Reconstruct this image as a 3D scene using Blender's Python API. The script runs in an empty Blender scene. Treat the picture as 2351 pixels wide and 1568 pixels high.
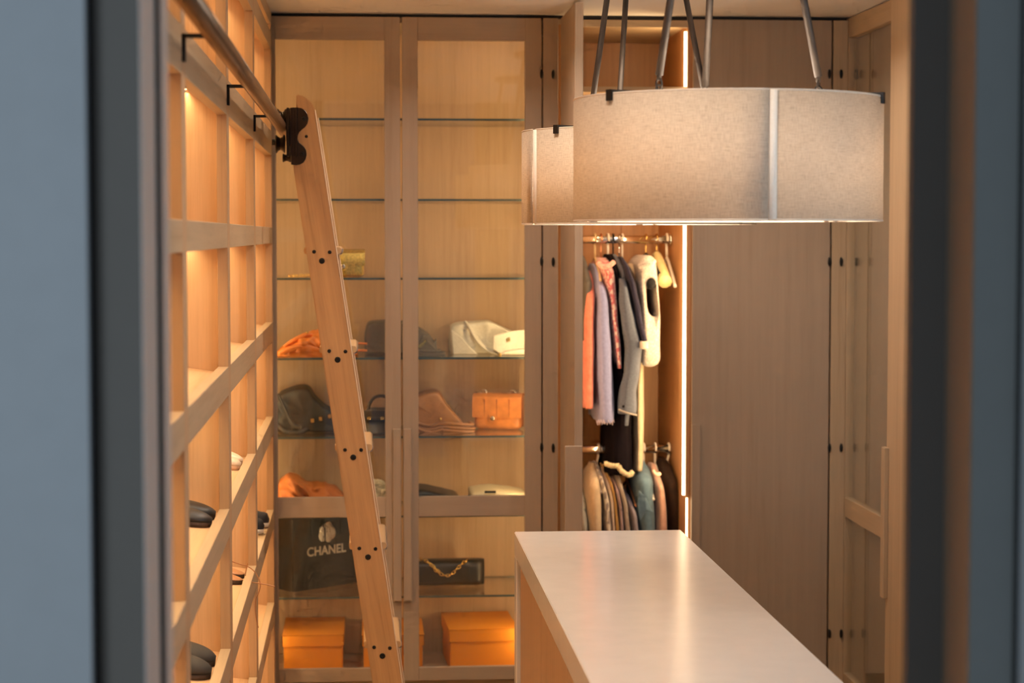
import bpy, bmesh, math, random
from mathutils import Vector, Matrix, noise as mnoise

random.seed(7)
SC = bpy.context.scene
COL = SC.collection
PI = math.pi

# ------------------------------------------------------------------ camera
CH = 1.75                     # eye height
FPX, W, H = 4572.0, 2351.0, 1568.0
VPX, VPY = 838.0, 538.0       # where the room's long axis vanishes
PITCH = math.atan((H/2 - VPY)/FPX)
YAW = math.atan((W/2 - VPX)/FPX*math.cos(PITCH))
cam_d = bpy.data.cameras.new('camera')
cam_d.sensor_width = 36.0
cam_d.lens = FPX/W*36.0
cam_d.clip_start = 0.05
cam_d.dof.use_dof = True
cam_d.dof.focus_distance = 5.35
cam_d.dof.aperture_fstop = 3.9
cam = bpy.data.objects.new('camera', cam_d)
cam.location = (0, 0, CH)
cam.rotation_euler = (PI/2 - PITCH, 0, -YAW)
COL.objects.link(cam)
SC.camera = cam
RM = cam.rotation_euler.to_matrix()
EYE = Vector((0, 0, CH))

def ray(px, py):
    return RM @ Vector(((px - W/2)/FPX, (H/2 - py)/FPX, -1.0))
def at(px, py, Y):            # point of the photograph on the upright plane y = Y
    d = ray(px, py)
    return EYE + d*(Y/d.y)
def X_(px, Y, py=784): return at(px, py, Y).x
def Z_(py, Y, px=1175): return at(px, py, Y).z

# ------------------------------------------------------------------ world, exposure, big lights
world = bpy.data.worlds.new('world'); SC.world = world
world.use_nodes = True
bg = world.node_tree.nodes['Background']
bg.inputs[0].default_value = (0.62, 0.78, 1.0, 1)
bg.inputs[1].default_value = 0.20
vs = SC.view_settings
vs.view_transform = 'Standard'; vs.look = 'None'; vs.gamma = 1.0; vs.exposure = 0.0
vs.use_curve_mapping = False
cy = SC.cycles
cy.max_bounces = 7; cy.diffuse_bounces = 4; cy.glossy_bounces = 3; cy.transmission_bounces = 4; cy.transparent_max_bounces = 14
cy.caustics_reflective = False; cy.caustics_refractive = False; cy.sample_clamp_indirect = 4.0
cy.use_adaptive_sampling = True; cy.adaptive_threshold = 0.12; cy.adaptive_min_samples = 12

def area(name, loc, size, power, color, rot=(0, 0, 0), size_y=None, spread=PI):
    l = bpy.data.lights.new(name, 'AREA')
    l.energy = power; l.color = color; l.size = size; l.spread = spread
    if size_y: l.shape = 'RECTANGLE'; l.size_y = size_y
    o = bpy.data.objects.new(name, l); o.location = loc; o.rotation_euler = rot
    COL.objects.link(o); return o
LED = (1.0, 0.69, 0.34)
SOFT = (1.0, 0.86, 0.72)
# daylight from the hall window behind the photographer
area('hall_window_light', (-2.3, -2.8, 1.8), 1.7, 115, (0.74, 0.88, 1.0), (math.radians(88), 0, math.radians(-34)), 1.8)
# small window in the right wall of the dressing room, just inside the doorway
area('side_window_light', (1.70, 3.25, 1.75), 0.5, 9.0, (0.72, 0.87, 1.0), (0, math.radians(90), math.radians(-14)), 0.9)
# recessed downlights of the dressing room
CEIL = Z_(33, 7.3)
for (lx, ly) in ((0.35, 3.7), (0.35, 5.2), (0.35, 6.5), (1.25, 6.5)):
    area('downlight_lamp', (lx, ly, CEIL - 0.03), 0.16, 6.2, SOFT, (0, 0, 0), spread=math.radians(150))

# ------------------------------------------------------------------ materials
def newmat(name):
    m = bpy.data.materials.new(name); m.use_nodes = True
    nt = m.node_tree; b = nt.nodes['Principled BSDF']
    return m, nt, b
def ramp(nt, stops):
    r = nt.nodes.new('ShaderNodeValToRGB')
    el = r.color_ramp.elements
    while len(el) < len(stops): el.new(0.5)
    for e, (p, c) in zip(el, stops): e.position = p; e.color = (*c, 1)
    return r
def objcoord(nt, scale=(1, 1, 1), rot=(0, 0, 0)):
    tc = nt.nodes.new('ShaderNodeTexCoord'); mp = nt.nodes.new('ShaderNodeMapping')
    mp.inputs['Scale'].default_value = scale; mp.inputs['Rotation'].default_value = rot
    nt.links.new(tc.outputs['Object'], mp.inputs[0]); return mp
def srgb(r, g, b):
    f = lambda c: ((c/255+0.055)/1.055)**2.4 if c/255 > 0.04045 else c/255/12.92
    return (f(r), f(g), f(b))

def wood(name, base, axis='z', contrast=0.16, rough=0.45, tilt=0.0, fine=1.0):
    m, nt, b = newmat(name)
    s = {'z': (38, 38, 1.1), 'y': (38, 1.1, 38), 'x': (1.1, 38, 38)}[axis]
    s2 = {'z': (190, 190, 7), 'y': (190, 7, 190), 'x': (7, 190, 190)}[axis]
    s3 = {'z': (6, 6, 0.5), 'y': (6, 0.5, 6), 'x': (0.5, 6, 6)}[axis]
    def nz(sc, det):
        mp = objcoord(nt, (1, 1, 1), (0, tilt, 0)); mp2 = nt.nodes.new('ShaderNodeMapping')
        mp2.inputs['Scale'].default_value = sc
        nt.links.new(mp.outputs[0], mp2.inputs[0])
        n = nt.nodes.new('ShaderNodeTexNoise'); n.inputs['Scale'].default_value = 1.0
        n.inputs['Detail'].default_value = det; n.inputs['Roughness'].default_value = 0.6
        nt.links.new(mp2.outputs[0], n.inputs['Vector']); return n
    a, c, d = nz(s, 4), nz(s2, 3), nz(s3, 2)
    m1 = nt.nodes.new('ShaderNodeMath'); m1.operation = 'MULTIPLY_ADD'
    nt.links.new(a.outputs['Fac'], m1.inputs[0]); m1.inputs[1].default_value = 0.5
    m2 = nt.nodes.new('ShaderNodeMath'); m2.operation = 'MULTIPLY_ADD'
    nt.links.new(c.outputs['Fac'], m2.inputs[0]); m2.inputs[1].default_value = 0.3*fine
    m3 = nt.nodes.new('ShaderNodeMath'); m3.operation = 'MULTIPLY'
    nt.links.new(d.outputs['Fac'], m3.inputs[0]); m3.inputs[1].default_value = 0.3
    nt.links.new(m3.outputs[0], m2.inputs[2]); nt.links.new(m2.outputs[0], m1.inputs[2])
    k = contrast
    lo = tuple(v*(1-1.5*k) for v in base[:1]) + (base[1]*(1-1.8*k), base[2]*(1-2.2*k))
    hi = tuple(min(1, v*(1+k)) for v in base)
    r = ramp(nt, [(0.32, lo), (0.52, base), (0.75, hi)])
    nt.links.new(m1.outputs[0], r.inputs[0]); nt.links.new(r.outputs[0], b.inputs['Base Color'])
    b.inputs['Roughness'].default_value = rough
    bp = nt.nodes.new('ShaderNodeBump'); bp.inputs['Strength'].default_value = 0.06; bp.inputs['Distance'].default_value = 0.002
    nt.links.new(c.outputs['Fac'], bp.inputs['Height']); nt.links.new(bp.outputs[0], b.inputs['Normal'])
    return m
def plain(name, col, rough=0.5, metal=0.0, var=0.06, scale=30, coat=0.0, bump=0.0):
    m, nt, b = newmat(name)
    mp = objcoord(nt); n = nt.nodes.new('ShaderNodeTexNoise')
    n.inputs['Scale'].default_value = scale; n.inputs['Detail'].default_value = 4
    nt.links.new(mp.outputs[0], n.inputs['Vector'])
    r = ramp(nt, [(0.3, tuple(c*(1-var) for c in col)), (0.7, tuple(min(1, c*(1+var)) for c in col))])
    nt.links.new(n.outputs['Fac'], r.inputs[0]); nt.links.new(r.outputs[0], b.inputs['Base Color'])
    b.inputs['Roughness'].default_value = rough; b.inputs['Metallic'].default_value = metal
    b.inputs['Coat Weight'].default_value = coat
    if bump:
        bp = nt.nodes.new('ShaderNodeBump'); bp.inputs['Strength'].default_value = bump; bp.inputs['Distance'].default_value = 0.004
        nt.links.new(n.outputs['Fac'], bp.inputs['Height']); nt.links.new(bp.outputs[0], b.inputs['Normal'])
    return m
def emit(name, col, s):
    m, nt, b = newmat(name)
    b.inputs['Base Color'].default_value = (0.8, 0.8, 0.8, 1)
    b.inputs['Emission Color'].default_value = (*col, 1); b.inputs['Emission Strength'].default_value = s
    m.cycles.emission_sampling = 'NONE'
    return m
def glass(name, tint=(0.97, 0.985, 0.975), f0=1.45):
    m = bpy.data.materials.new(name); m.use_nodes = True; nt = m.node_tree
    nt.nodes.clear()
    out = nt.nodes.new('ShaderNodeOutputMaterial'); mix = nt.nodes.new('ShaderNodeMixShader')
    tr = nt.nodes.new('ShaderNodeBsdfTransparent'); tr.inputs[0].default_value = (*tint, 1)
    gl = nt.nodes.new('ShaderNodeBsdfGlossy'); gl.inputs['Roughness'].default_value = 0.01
    gl.inputs['Color'].default_value = (1, 1, 1, 1)
    lw = nt.nodes.new('ShaderNodeLayerWeight'); lw.inputs['Blend'].default_value = 0.5
    pw_ = nt.nodes.new('ShaderNodeMath'); pw_.operation = 'POWER'; pw_.inputs[1].default_value = 5.0
    fr = nt.nodes.new('ShaderNodeMath'); fr.operation = 'MULTIPLY_ADD'; fr.inputs[1].default_value = 0.95; fr.inputs[2].default_value = 0.035
    nt.links.new(lw.outputs['Facing'], pw_.inputs[0]); nt.links.new(pw_.outputs[0], fr.inputs[0])
    nt.links.new(fr.outputs[0], mix.inputs[0]); nt.links.new(tr.outputs[0], mix.inputs[1])
    nt.links.new(gl.outputs[0], mix.inputs[2]); nt.links.new(mix.outputs[0], out.inputs[0])
    return m
def cloth(name, col, col2=None, kind='plain', scale=60, rough=0.9, fuzz=0.25):
    m, nt, b = newmat(name)
    c2 = col2 or tuple(c*0.82 for c in col)
    if kind == 'stripe':
        mp = objcoord(nt, (scale*0.25, scale*0.25, scale))
        t = nt.nodes.new('ShaderNodeTexWave'); t.bands_direction = 'Z'; t.inputs['Scale'].default_value = 1
        t.inputs['Distortion'].default_value = 1.5; out = t.outputs['Fac']; stops = [(0.35, col), (0.6, c2)]
    elif kind == 'tweed':
        mp = objcoord(nt, (scale, scale, scale*0.8))
        t = nt.nodes.new('ShaderNodeTexVoronoi'); t.inputs['Scale'].default_value = 1
        out = t.outputs['Distance']; stops = [(0.15, c2), (0.5, col), (0.8, tuple(min(1, c*1.3) for c in col))]
    elif kind == 'pattern':
        mp = objcoord(nt, (scale, scale, scale*0.6))
        t = nt.nodes.new('ShaderNodeTexNoise'); t.inputs['Scale'].default_value = 1; t.inputs['Detail'].default_value = 1
        out = t.outputs['Fac']; stops = [(0.44, col), (0.52, c2)]
    elif kind == 'dots':
        mp = objcoord(nt, (scale, scale, scale))
        t = nt.nodes.new('ShaderNodeTexVoronoi'); t.inputs['Scale'].default_value = 1; t.inputs['Randomness'].default_value = 0.2
        out = t.outputs['Distance']; stops = [(0.2, c2), (0.4, col)]
    else:
        mp = objcoord(nt, (scale, scale, scale))
        t = nt.nodes.new('ShaderNodeTexNoise'); t.inputs['Scale'].default_value = 1; t.inputs['Detail'].default_value = 5
        out = t.outputs['Fac']; stops = [(0.3, c2), (0.7, col)]
    nt.links.new(mp.outputs[0], t.inputs['Vector'])
    r = ramp(nt, stops); nt.links.new(out, r.inputs[0]); nt.links.new(r.outputs[0], b.inputs['Base Color'])
    b.inputs['Roughness'].default_value = rough; b.inputs['Sheen Weight'].default_value = fuzz
    b.inputs['Specular IOR Level'].default_value = 0.2
    bp = nt.nodes.new('ShaderNodeBump'); bp.inputs['Strength'].default_value = 0.25; bp.inputs['Distance'].default_value = 0.003
    nt.links.new(out, bp.inputs['Height']); nt.links.new(bp.outputs[0], b.inputs['Normal'])
    return m

OAK = (0.51, 0.385, 0.25)
OAK_Z = wood('oak_upright', OAK, 'z'); OAK_X = wood('oak_crosswise', OAK, 'x'); OAK_Y = wood('oak_lengthwise', (0.46, 0.34, 0.215), 'y'); STILE_Z = wood('oak_lipping_upright', (0.46, 0.295, 0.165), 'z')
INNER_Z = wood('oak_lining_upright', (0.59, 0.385, 0.225), 'z'); INNER_Y = wood('oak_lining_lengthwise', (0.59, 0.385, 0.225), 'y')
DOOR_Z = wood('oak_door_upright', (0.405, 0.315, 0.235), 'z', 0.10); DOOR_X = wood('oak_door_crosswise', (0.405, 0.315, 0.235), 'x', 0.08)
DOOR_Y = wood('oak_door_lengthwise', (0.405, 0.315, 0.235), 'y', 0.08)
CEDAR_Z = wood('wardrobe_lining_upright', (0.56, 0.29, 0.125), 'z')
BEECH = wood('beech_ladder', (0.46, 0.275, 0.135), 'z', 0.28, 0.30, tilt=math.radians(8.7))
BEECH_Y = wood('beech_tread', (0.60, 0.40, 0.22), 'y', 0.10, 0.4)
BRONZE = plain('dark_bronze', (0.045, 0.032, 0.024), 0.32, 0.85, 0.2)
BLACKM = plain('black_metal', (0.018, 0.016, 0.015), 0.45, 0.6)
RODM = plain('bronze_rod', (0.055, 0.042, 0.034), 0.5, 0.5)
CHROME = plain('chrome', (0.8, 0.79, 0.77), 0.12, 1.0, 0.02)
ALU = plain('aluminium_nosing', (0.75, 0.76, 0.8), 0.3, 1.0, 0.03)
GOLD = plain('gold_metal', (0.85, 0.58, 0.2), 0.25, 1.0, 0.05)
QUARTZ = plain('pale_quartz', (0.70, 0.67, 0.64), 0.20, 0, 0.025, 14)
CEILM = plain('ceiling_paint', (0.78, 0.76, 0.74), 0.8, 0, 0.01)
WALLM = plain('wall_paint', (0.62, 0.60, 0.57), 0.8, 0, 0.02)
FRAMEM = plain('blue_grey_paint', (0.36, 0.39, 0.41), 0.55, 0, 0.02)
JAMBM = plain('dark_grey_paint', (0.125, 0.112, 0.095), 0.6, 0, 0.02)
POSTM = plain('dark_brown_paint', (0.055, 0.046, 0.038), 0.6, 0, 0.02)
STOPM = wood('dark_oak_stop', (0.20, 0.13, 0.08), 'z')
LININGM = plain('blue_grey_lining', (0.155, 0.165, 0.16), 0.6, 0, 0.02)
TAUPE = plain('taupe_paint', (0.62, 0.53, 0.47), 0.6, 0, 0.02)
GAPM = plain('painted_gap_shade', (0.01, 0.01, 0.01), 0.9)  # black fill painting the shade in the gaps beside the casings
FLOORM = wood('floor_oak', (0.36, 0.25, 0.16), 'y', 0.2)
GLASS = glass('clear_glass')
SHELFGL = glass('shelf_glass', (0.96, 0.98, 0.965))
GLEDGE = plain('glass_edge', (0.09, 0.12, 0.11), 0.15, 0, 0.05)
LEDM = emit('led_strip', (1.0, 0.74, 0.44), 9)
LEDM2 = emit('led_strip_dim', (1.0, 0.66, 0.30), 5)
CUBLED = emit('cubby_led', (1.0, 0.70, 0.38), 6)

# ------------------------------------------------------------------ mesh building
class MB:
    def __init__(self): self.v = []; self.f = []; self.mi = []
    def add(self, vs_, fs, mi=0):
        o = len(self.v); self.v += [Vector(p) for p in vs_]
        for f in fs: self.f.append([i+o for i in f]); self.mi.append(mi)
        return self
    def box(self, x0, x1, y0, y1, z0, z1, mi=0):
        if x0 > x1: x0, x1 = x1, x0
        if y0 > y1: y0, y1 = y1, y0
        if z0 > z1: z0, z1 = z1, z0
        v = [(x, y, z) for z in (z0, z1) for y in (y0, y1) for x in (x0, x1)]
        return self.add(v, [(0, 2, 3, 1), (4, 5, 7, 6), (0, 1, 5, 4), (2, 6, 7, 3), (0, 4, 6, 2), (1, 3, 7, 5)], mi)
    def rings(self, rs, closed=True, cap=True, mi=0, loop=False):
        n = len(rs[0]); o = len(self.v)
        for r in rs: self.v += [Vector(p) for p in r]
        m = len(rs)
        for i in range(m if loop else m-1):
            for j in range(n if closed else n-1):
                a = o+i*n+j; b = o+i*n+(j+1) % n
                c = o+((i+1) % m)*n+(j+1) % n; d = o+((i+1) % m)*n+j
                self.f.append([a, b, c, d]); self.mi.append(mi)
        if cap and closed and not loop:
            self.f.append([o+j for j in reversed(range(n))]); self.mi.append(mi)
            self.f.append([o+(m-1)*n+j for j in range(n)]); self.mi.append(mi)
        return self
    def tube(self, pts, r, n=8, cap=True, mi=0, loop=False):
        pts = [Vector(p) for p in pts]; rs = []
        m = len(pts); prev = None
        for i, p in enumerate(pts):
            if loop: t = pts[(i+1) % m]-pts[i-1]
            else: t = pts[min(i+1, m-1)]-pts[max(i-1, 0)]
            t.normalize()
            u = prev - t*prev.dot(t) if prev is not None else t.cross(Vector((0, 0, 1)) if abs(t.z) < 0.9 else Vector((1, 0, 0)))
            u.normalize(); prev = u; w = t.cross(u)
            rr = r[i] if isinstance(r, (list, tuple)) else r
            rs.append([p+u*(rr*math.cos(a*2*PI/n))+w*(rr*math.sin(a*2*PI/n)) for a in range(n)])
        return self.rings(rs, True, cap, mi, loop)
    def lathe(self, c, axis, prof, n=24, mi=0):     # prof: (distance along axis, radius)
        ax = Vector(axis).normalized(); u = ax.orthogonal().normalized(); w = ax.cross(u); c = Vector(c)
        return self.rings([[c+ax*d+u*(r*math.cos(k*2*PI/n))+w*(r*math.sin(k*2*PI/n)) for k in range(n)] for d, r in prof], True, True, mi)
    def prism(self, outline, vec, mi=0):            # outline: 3-D points of one face
        a = [Vector(p) for p in outline]; v = Vector(vec)
        return self.rings([a, [p+v for p in a]], True, True, mi)
    def build(self, name, mat, parent=None, smooth=False, bevel=0.0, seg=1, sub=0, solid=0.0):
        me = bpy.data.meshes.new(name)
        off = parent_loc(parent)
        me.from_pydata([p-off for p in self.v], [], self.f)
        mats = mat if isinstance(mat, (list, tuple)) else [mat]
        for m in mats: me.materials.append(m)
        if any(self.mi): me.polygons.foreach_set('material_index', self.mi)
        bm = bmesh.new(); bm.from_mesh(me)
        bmesh.ops.recalc_face_normals(bm, faces=bm.faces)
        if bevel:
            bmesh.ops.bevel(bm, geom=list(bm.edges), offset=bevel, segments=seg, affect='EDGES', clamp_overlap=True)
        bm.to_mesh(me); bm.free()
        if smooth:
            me.polygons.foreach_set('use_smooth', [True]*len(me.polygons))
        me.update()
        o = bpy.data.objects.new(name, me); COL.objects.link(o)
        if parent is not None: o.parent = parent
        if solid:
            s = o.modifiers.new('thickness', 'SOLIDIFY'); s.thickness = solid; s.offset = 0
        if sub:
            s = o.modifiers.new('smooth', 'SUBSURF'); s.levels = sub; s.render_levels = sub
        if smooth and not sub and not hasattr(smooth, 'real'):
            pass
        return o
def parent_loc(p):
    v = Vector((0, 0, 0))
    while p is not None: v += p.location; p = p.parent
    return v
def thing(name, loc, label, cat, group=None):
    o = bpy.data.objects.new(name, None); o.empty_display_size = 0.05
    o.location = loc; COL.objects.link(o)
    return tag(o, label, cat, group)
def tag(o, label, cat, group=None):
    o['label'] = label; o['category'] = cat
    if group: o['group'] = group
    return o
def structure(o, label=None):
    o['kind'] = 'structure'
    if label: o['label'] = label
    return o
def B(x0, x1, y0, y1, z0, z1): return MB().box(x0, x1, y0, y1, z0, z1)
def autosmooth(o, ang=40):
    me = o.data
    me.polygons.foreach_set('use_smooth', [True]*len(me.polygons))
    try: me.set_sharp_from_angle(angle=math.radians(ang))
    except Exception: pass
    return o

# ================================================================== THE ROOM
YB = 7.30                       # face of the rear cabinet doors
XR = X_(1942, YB)               # face of the right-hand cabinets
structure(B(-2.2, 3.2, -1.0, 8.2, -0.06, 0.0).build('floor', FLOORM))
structure(B(-1.2, 2.6, 2.30, 8.2, CEIL, CEIL+0.06).build('ceiling', CEILM))
structure(B(-0.80, -0.75, 2.47, 8.2, 0, CEIL).build('wall_left', WALLM))
structure(B(-0.75, 2.5, 8.05, 8.12, 0, CEIL).build('wall_back', WALLM))
structure(B(XR+0.62, XR+0.68, 2.47, 8.05, 0, CEIL).build('wall_right', WALLM))

# doorway that frames the view
YD = 2.30
xl, xr = X_(217, YD), X_(2340, YD)
wf = structure(B(-2.2, xl-0.11, YD, YD+0.15, 0, 3.0).build('wall_front', FRAMEM))
MBw = MB().box(xr+0.11, 3.2, YD, YD+0.15, 0, 3.0)
p = MBw.build('wall_panel', FRAMEM, wf)
p = MB().box(xl-0.11, xr+0.11, YD, YD+0.15, CEIL+0.1, 3.0).build('wall_panel', FRAMEM, wf)
df = structure(B(xl-0.11, xl-0.0045, YD-0.02, YD+0.15, 0, CEIL+0.1).build('trim_1', FRAMEM))
B(xl-0.0045, xl-0.0005, YD+0.004, YD+0.1, 0, CEIL+0.1).build('gap_shade', GAPM, df)
xs1, xs2 = X_(330, 2.312), X_(378, 2.475)
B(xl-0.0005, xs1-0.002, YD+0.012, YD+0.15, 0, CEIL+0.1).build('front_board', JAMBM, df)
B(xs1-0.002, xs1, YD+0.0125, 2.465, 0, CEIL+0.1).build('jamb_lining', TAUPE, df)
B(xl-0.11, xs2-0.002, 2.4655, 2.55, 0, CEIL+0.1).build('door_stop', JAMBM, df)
B(xs2-0.002, xs2, 2.4660, 2.55, 0, CEIL+0.1).build('stop_edge', TAUPE, df)
dg = structure(B(xr+0.0045, xr+0.11, YD-0.02, YD+0.11, 0, CEIL+0.1).build('trim_2', FRAMEM))
B(xr+0.0005, xr+0.0045, YD+0.004, YD+0.1, 0, CEIL+0.1).build('gap_shade', GAPM, dg)
xt1, xt2 = X_(2230, 2.312), X_(2085, 2.425)
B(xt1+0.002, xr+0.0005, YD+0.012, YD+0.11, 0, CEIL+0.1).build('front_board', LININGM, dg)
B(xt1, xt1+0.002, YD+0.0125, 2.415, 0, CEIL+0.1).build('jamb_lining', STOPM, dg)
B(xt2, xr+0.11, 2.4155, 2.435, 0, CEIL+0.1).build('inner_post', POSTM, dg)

# ================================================================== LEFT: SHOE SHELVING
SX = X_(628, YB)                      # face at the far end
SROT = 0.0031
sh = thing('shoe_shelving', (SX, YB, 0), 'oak face-framed shoe shelving lit by warm strips, lining the left wall', 'shelving')
sh.rotation_euler = (0, 0, SROT)
SP = 1.21
YS = [YB-0.02-0.03 - k*SP for k in range(4)]            # stile centres
YS[0] = YB-0.045
Y_END = 2.56
RT = [(CH+0.755, CEIL-0.002), (CH+0.663, CH+0.724)][1:] + [(CH+0.284, CH+0.371), (CH-0.032, CH+0.0257), (CH-0.385, CH-0.316),
      (CH-0.725, CH-0.658), (CH-1.064, CH-0.997), (CH-1.403, CH-1.337), (0.0, 0.09)]
RT = [(CEIL-0.05, CEIL-0.002)] + RT
FT = 0.025
xf, xb, xw = SX, SX-FT, SX-0.385
half = [0.03, 0.04, 0.04, 0.04]   # half widths of the stiles
for i, y in enumerate(YS):
    B(xb, xf, y-half[i], y+half[i], 0, CEIL-0.002).build('stile', STILE_Z, sh, bevel=0.001)
B(xb, xf, Y_END, Y_END+0.06, 0, CEIL-0.002).build('stile', STILE_Z, sh, bevel=0.001)
bays = [(YS[1], YS[0]), (YS[2], YS[1]), (YS[3], YS[2]), (Y_END+0.02, YS[3])]
for k, (ya, yb) in enumerate(bays):
    B(xw, xb-0.0005, yb-0.009, yb+0.009, 0, CEIL-0.004).build('divider', INNER_Z, sh)
    B(xw-0.006, xw, ya, yb, 0, CEIL-0.004).build('back_panel', INNER_Z, sh)
    for j, (z0, z1) in enumerate(RT):
        a = ya+(half[k+1] if k < 3 else 0.04); b = yb-half[k]
        B(xb, xf, a, b, z0, z1).build('rail', OAK_Y, sh, bevel=0.001)
        if j == 0: continue
        zt = z1-0.014
        MB().prism([(xb-0.001, ya+0.01, zt), (xw, ya+0.01, zt+0.05), (xw, ya+0.01, zt+0.034), (xb-0.001, ya+0.01, zt-0.016)],
                   (0, yb-ya-0.02, 0)).build('shelf', INNER_Y, sh)
    for j, (z0, z1) in enumerate(RT[:-1]):
        zl = (z1-0.014+0.05*0.2)-0.018 if j else z0-0.01
        B(xb-0.085, xb-0.070, ya+0.06, yb-0.02, zl-0.006, zl).build('led_strip', CUBLED, sh)
        pw = 2.9
        l = area('cubby_lamp', (xb-0.0775+(YB-(ya+yb)/2)*SROT, (ya+yb)/2+0.02, zl-0.010), 0.02, pw, LED, (0, math.radians(12), 0), yb-ya-0.06, math.radians(140))

# rail the ladder rolls on
rail_x, rail_z = SX+0.060, CH+0.352
rl = thing('ladder_rail', (rail_x, YS[3], rail_z), 'dark bronze tubular ladder rail bracketed along the shoe shelving', 'rail')
RO = lambda y: (YB-y)*SROT
MB().tube([(rail_x+RO(2.7), 2.7, rail_z), (rail_x+RO(7.2), 7.2, rail_z)], 0.0185, 20).build('tube', plain('bronze_tube', (0.21, 0.13, 0.075), 0.34, 0.75), rl, smooth=True)
for y in YS[1:]:
    o = RO(y); yy = y-0.02
    b_ = MB().box(SX+o, SX+o+0.006, yy-0.012, yy+0.012, rail_z-0.045, rail_z+0.004).box(SX+o, rail_x+o-0.004, yy-0.012, yy+0.012, rail_z-0.003, rail_z+0.004)
    b_.build('bracket', BLACKM, rl, bevel=0.001)

# ================================================================== REAR: GLASS CABINET
ZT = Z_(41, YB)                        # door tops
DT = 0.022
gc = thing('glass_cabinet', (0.13, YB+0.25, 0), 'tall oak display cabinet with two glazed doors on the rear wall', 'cabinet')
gx0, gx1 = SX-0.075, X_(1245, YB)
GB = YB+0.46
ZBOT = Z_(1546, YB+0.06)
B(gx0, gx0+0.018, YB+0.026, GB, 0, ZT).build('side_panel', INNER_Z, gc)
B(gx1-0.018, gx1, YB+0.026, GB, 0, ZT).build('side_panel', INNER_Z, gc)
xm = (gx0+gx1)/2
for a, b in ((gx0+0.018, xm-0.0006), (xm+0.0006, gx1-0.018)):
    B(a, b, GB, GB+0.012, 0, ZT).build('back_panel', INNER_Z, gc)
B(gx0, gx1, YB+0.026, GB, ZT-0.018, ZT-0.001).build('top_panel', OAK_X, gc)
B(gx0+0.018, gx1-0.018, YB+0.03, GB, ZBOT-0.02, ZBOT).build('bottom_panel', OAK_X, gc)
B(gx0, gx1, YB+0.04, YB+0.055, 0, 0.10).build('plinth', OAK_X, gc)
B(gx0, X_(1281, YB), YB+0.02, YB+0.06, ZT+0.001, CEIL-0.001).build('shadow_gap', BLACKM, gc)

def oval(parent, px, py, Y, w=0.012, h=0.034, name='hinge'):
    c = at(px, py, Y)
    mb = MB()
    mb.rings([[(c.x+w*0.5*s*math.cos(a*2*PI/14), c.y-d, c.z+h*0.5*s*math.sin(a*2*PI/14)) for a in range(14)]
              for s, d in ((1.0, -0.001), (1.0, 0.004), (0.8, 0.007), (0.4, 0.008))])
    return mb.build(name, BLACKM, parent, smooth=True)

def glazed_door(parent, x0, xa, xb_, x1, handle_right, hinge_px):
    z0, z1 = 0.10, ZT
    zt_, zm1, zm0, zb_ = Z_(94, YB), Z_(1138, YB), Z_(1184, YB), Z_(1529, YB)
    d = MB()
    d.box(x0, xa, YB, YB+DT, z0, z1); d.box(xb_, x1, YB, YB+DT, z0, z1)
    door = d.build('door', DOOR_Z, parent, bevel=0.0012)
    for a, b in ((zt_, z1), (zm0, zm1), (z0, zb_)):
        B(xa, xb_, YB+0.0004, YB+DT, a, b).build('door_rail', DOOR_X, door, bevel=0.0012)
    for a, b in ((zm1, zt_), (zb_, zm0)):
        B(xa-0.004, xb_+0.004, YB+0.009, YB+0.014, a-0.004, b+0.004).build('pane', GLASS, door)
    hz = Z_(983, YB-0.015)
    if handle_right: hx0, hx1 = X_(901, YB), X_(920.5, YB)
    else: hx0, hx1 = X_(925, YB), X_(944, YB)
    B(hx0, hx1, YB-0.016, YB+0.0002, z0+0.3, hz).build('handle', DOOR_Z, door, bevel=0.002)
    return door
dl = glazed_door(gc, gx0+0.002, X_(636, YB), X_(884, YB), X_(920.5, YB), True, None)
dr = glazed_door(gc, X_(924.5, YB), X_(960.5, YB), X_(1205, YB), X_(1243, YB), False, 1243)
for py in (170, 600, 1027, 1455): oval(dr, 1243.5, py, YB)
SHELF_PY = [274, 459, 640, 823, 1004, 1186, 1371]
SH_Y = YB+0.055
SHZ = {}
for py in SHELF_PY:
    z = Z_(py, SH_Y, 900); SHZ[py] = z+0.004
    m = MB(); x0, x1, y0, y1, za, zb_ = gx0+0.02, gx1-0.02, SH_Y, GB-0.003, z-0.004, z+0.004
    v = [(x, y, zz) for zz in (za, zb_) for y in (y0, y1) for x in (x0, x1)]
    m.add(v, [(0, 2, 3, 1), (4, 5, 7, 6)], 0); m.add(v, [(0, 1, 5, 4), (2, 6, 7, 3), (0, 4, 6, 2), (1, 3, 7, 5)], 1)
    m.build('glass_shelf', [SHELFGL, GLEDGE], gc)
for x, sgn in ((gx0+0.026, 1), (gx1-0.026, -1)):
    B(x-0.005, x+0.005, YB+0.030, YB+0.040, 0.2, ZT-0.03).build('led_strip', LEDM2, gc)
    area('cabinet_lamp', (x+sgn*0.007, YB+0.046, (0.16+ZT)/2), 0.012, 3.0 if sgn > 0 else 4.3, LED, (math.radians(90), 0, math.radians(-sgn*40)), ZT-0.22)
    # thin strip behind the stile, shining towards the cabinet's back
fill = B(X_(1246.5, YB), X_(1281, YB), YB, YB+0.02, 0, ZT).build('filler_panel', DOOR_Z, gc, bevel=0.001)
for py in (170, 601, 1028, 1456): oval(fill, 1270, py, YB)

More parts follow.
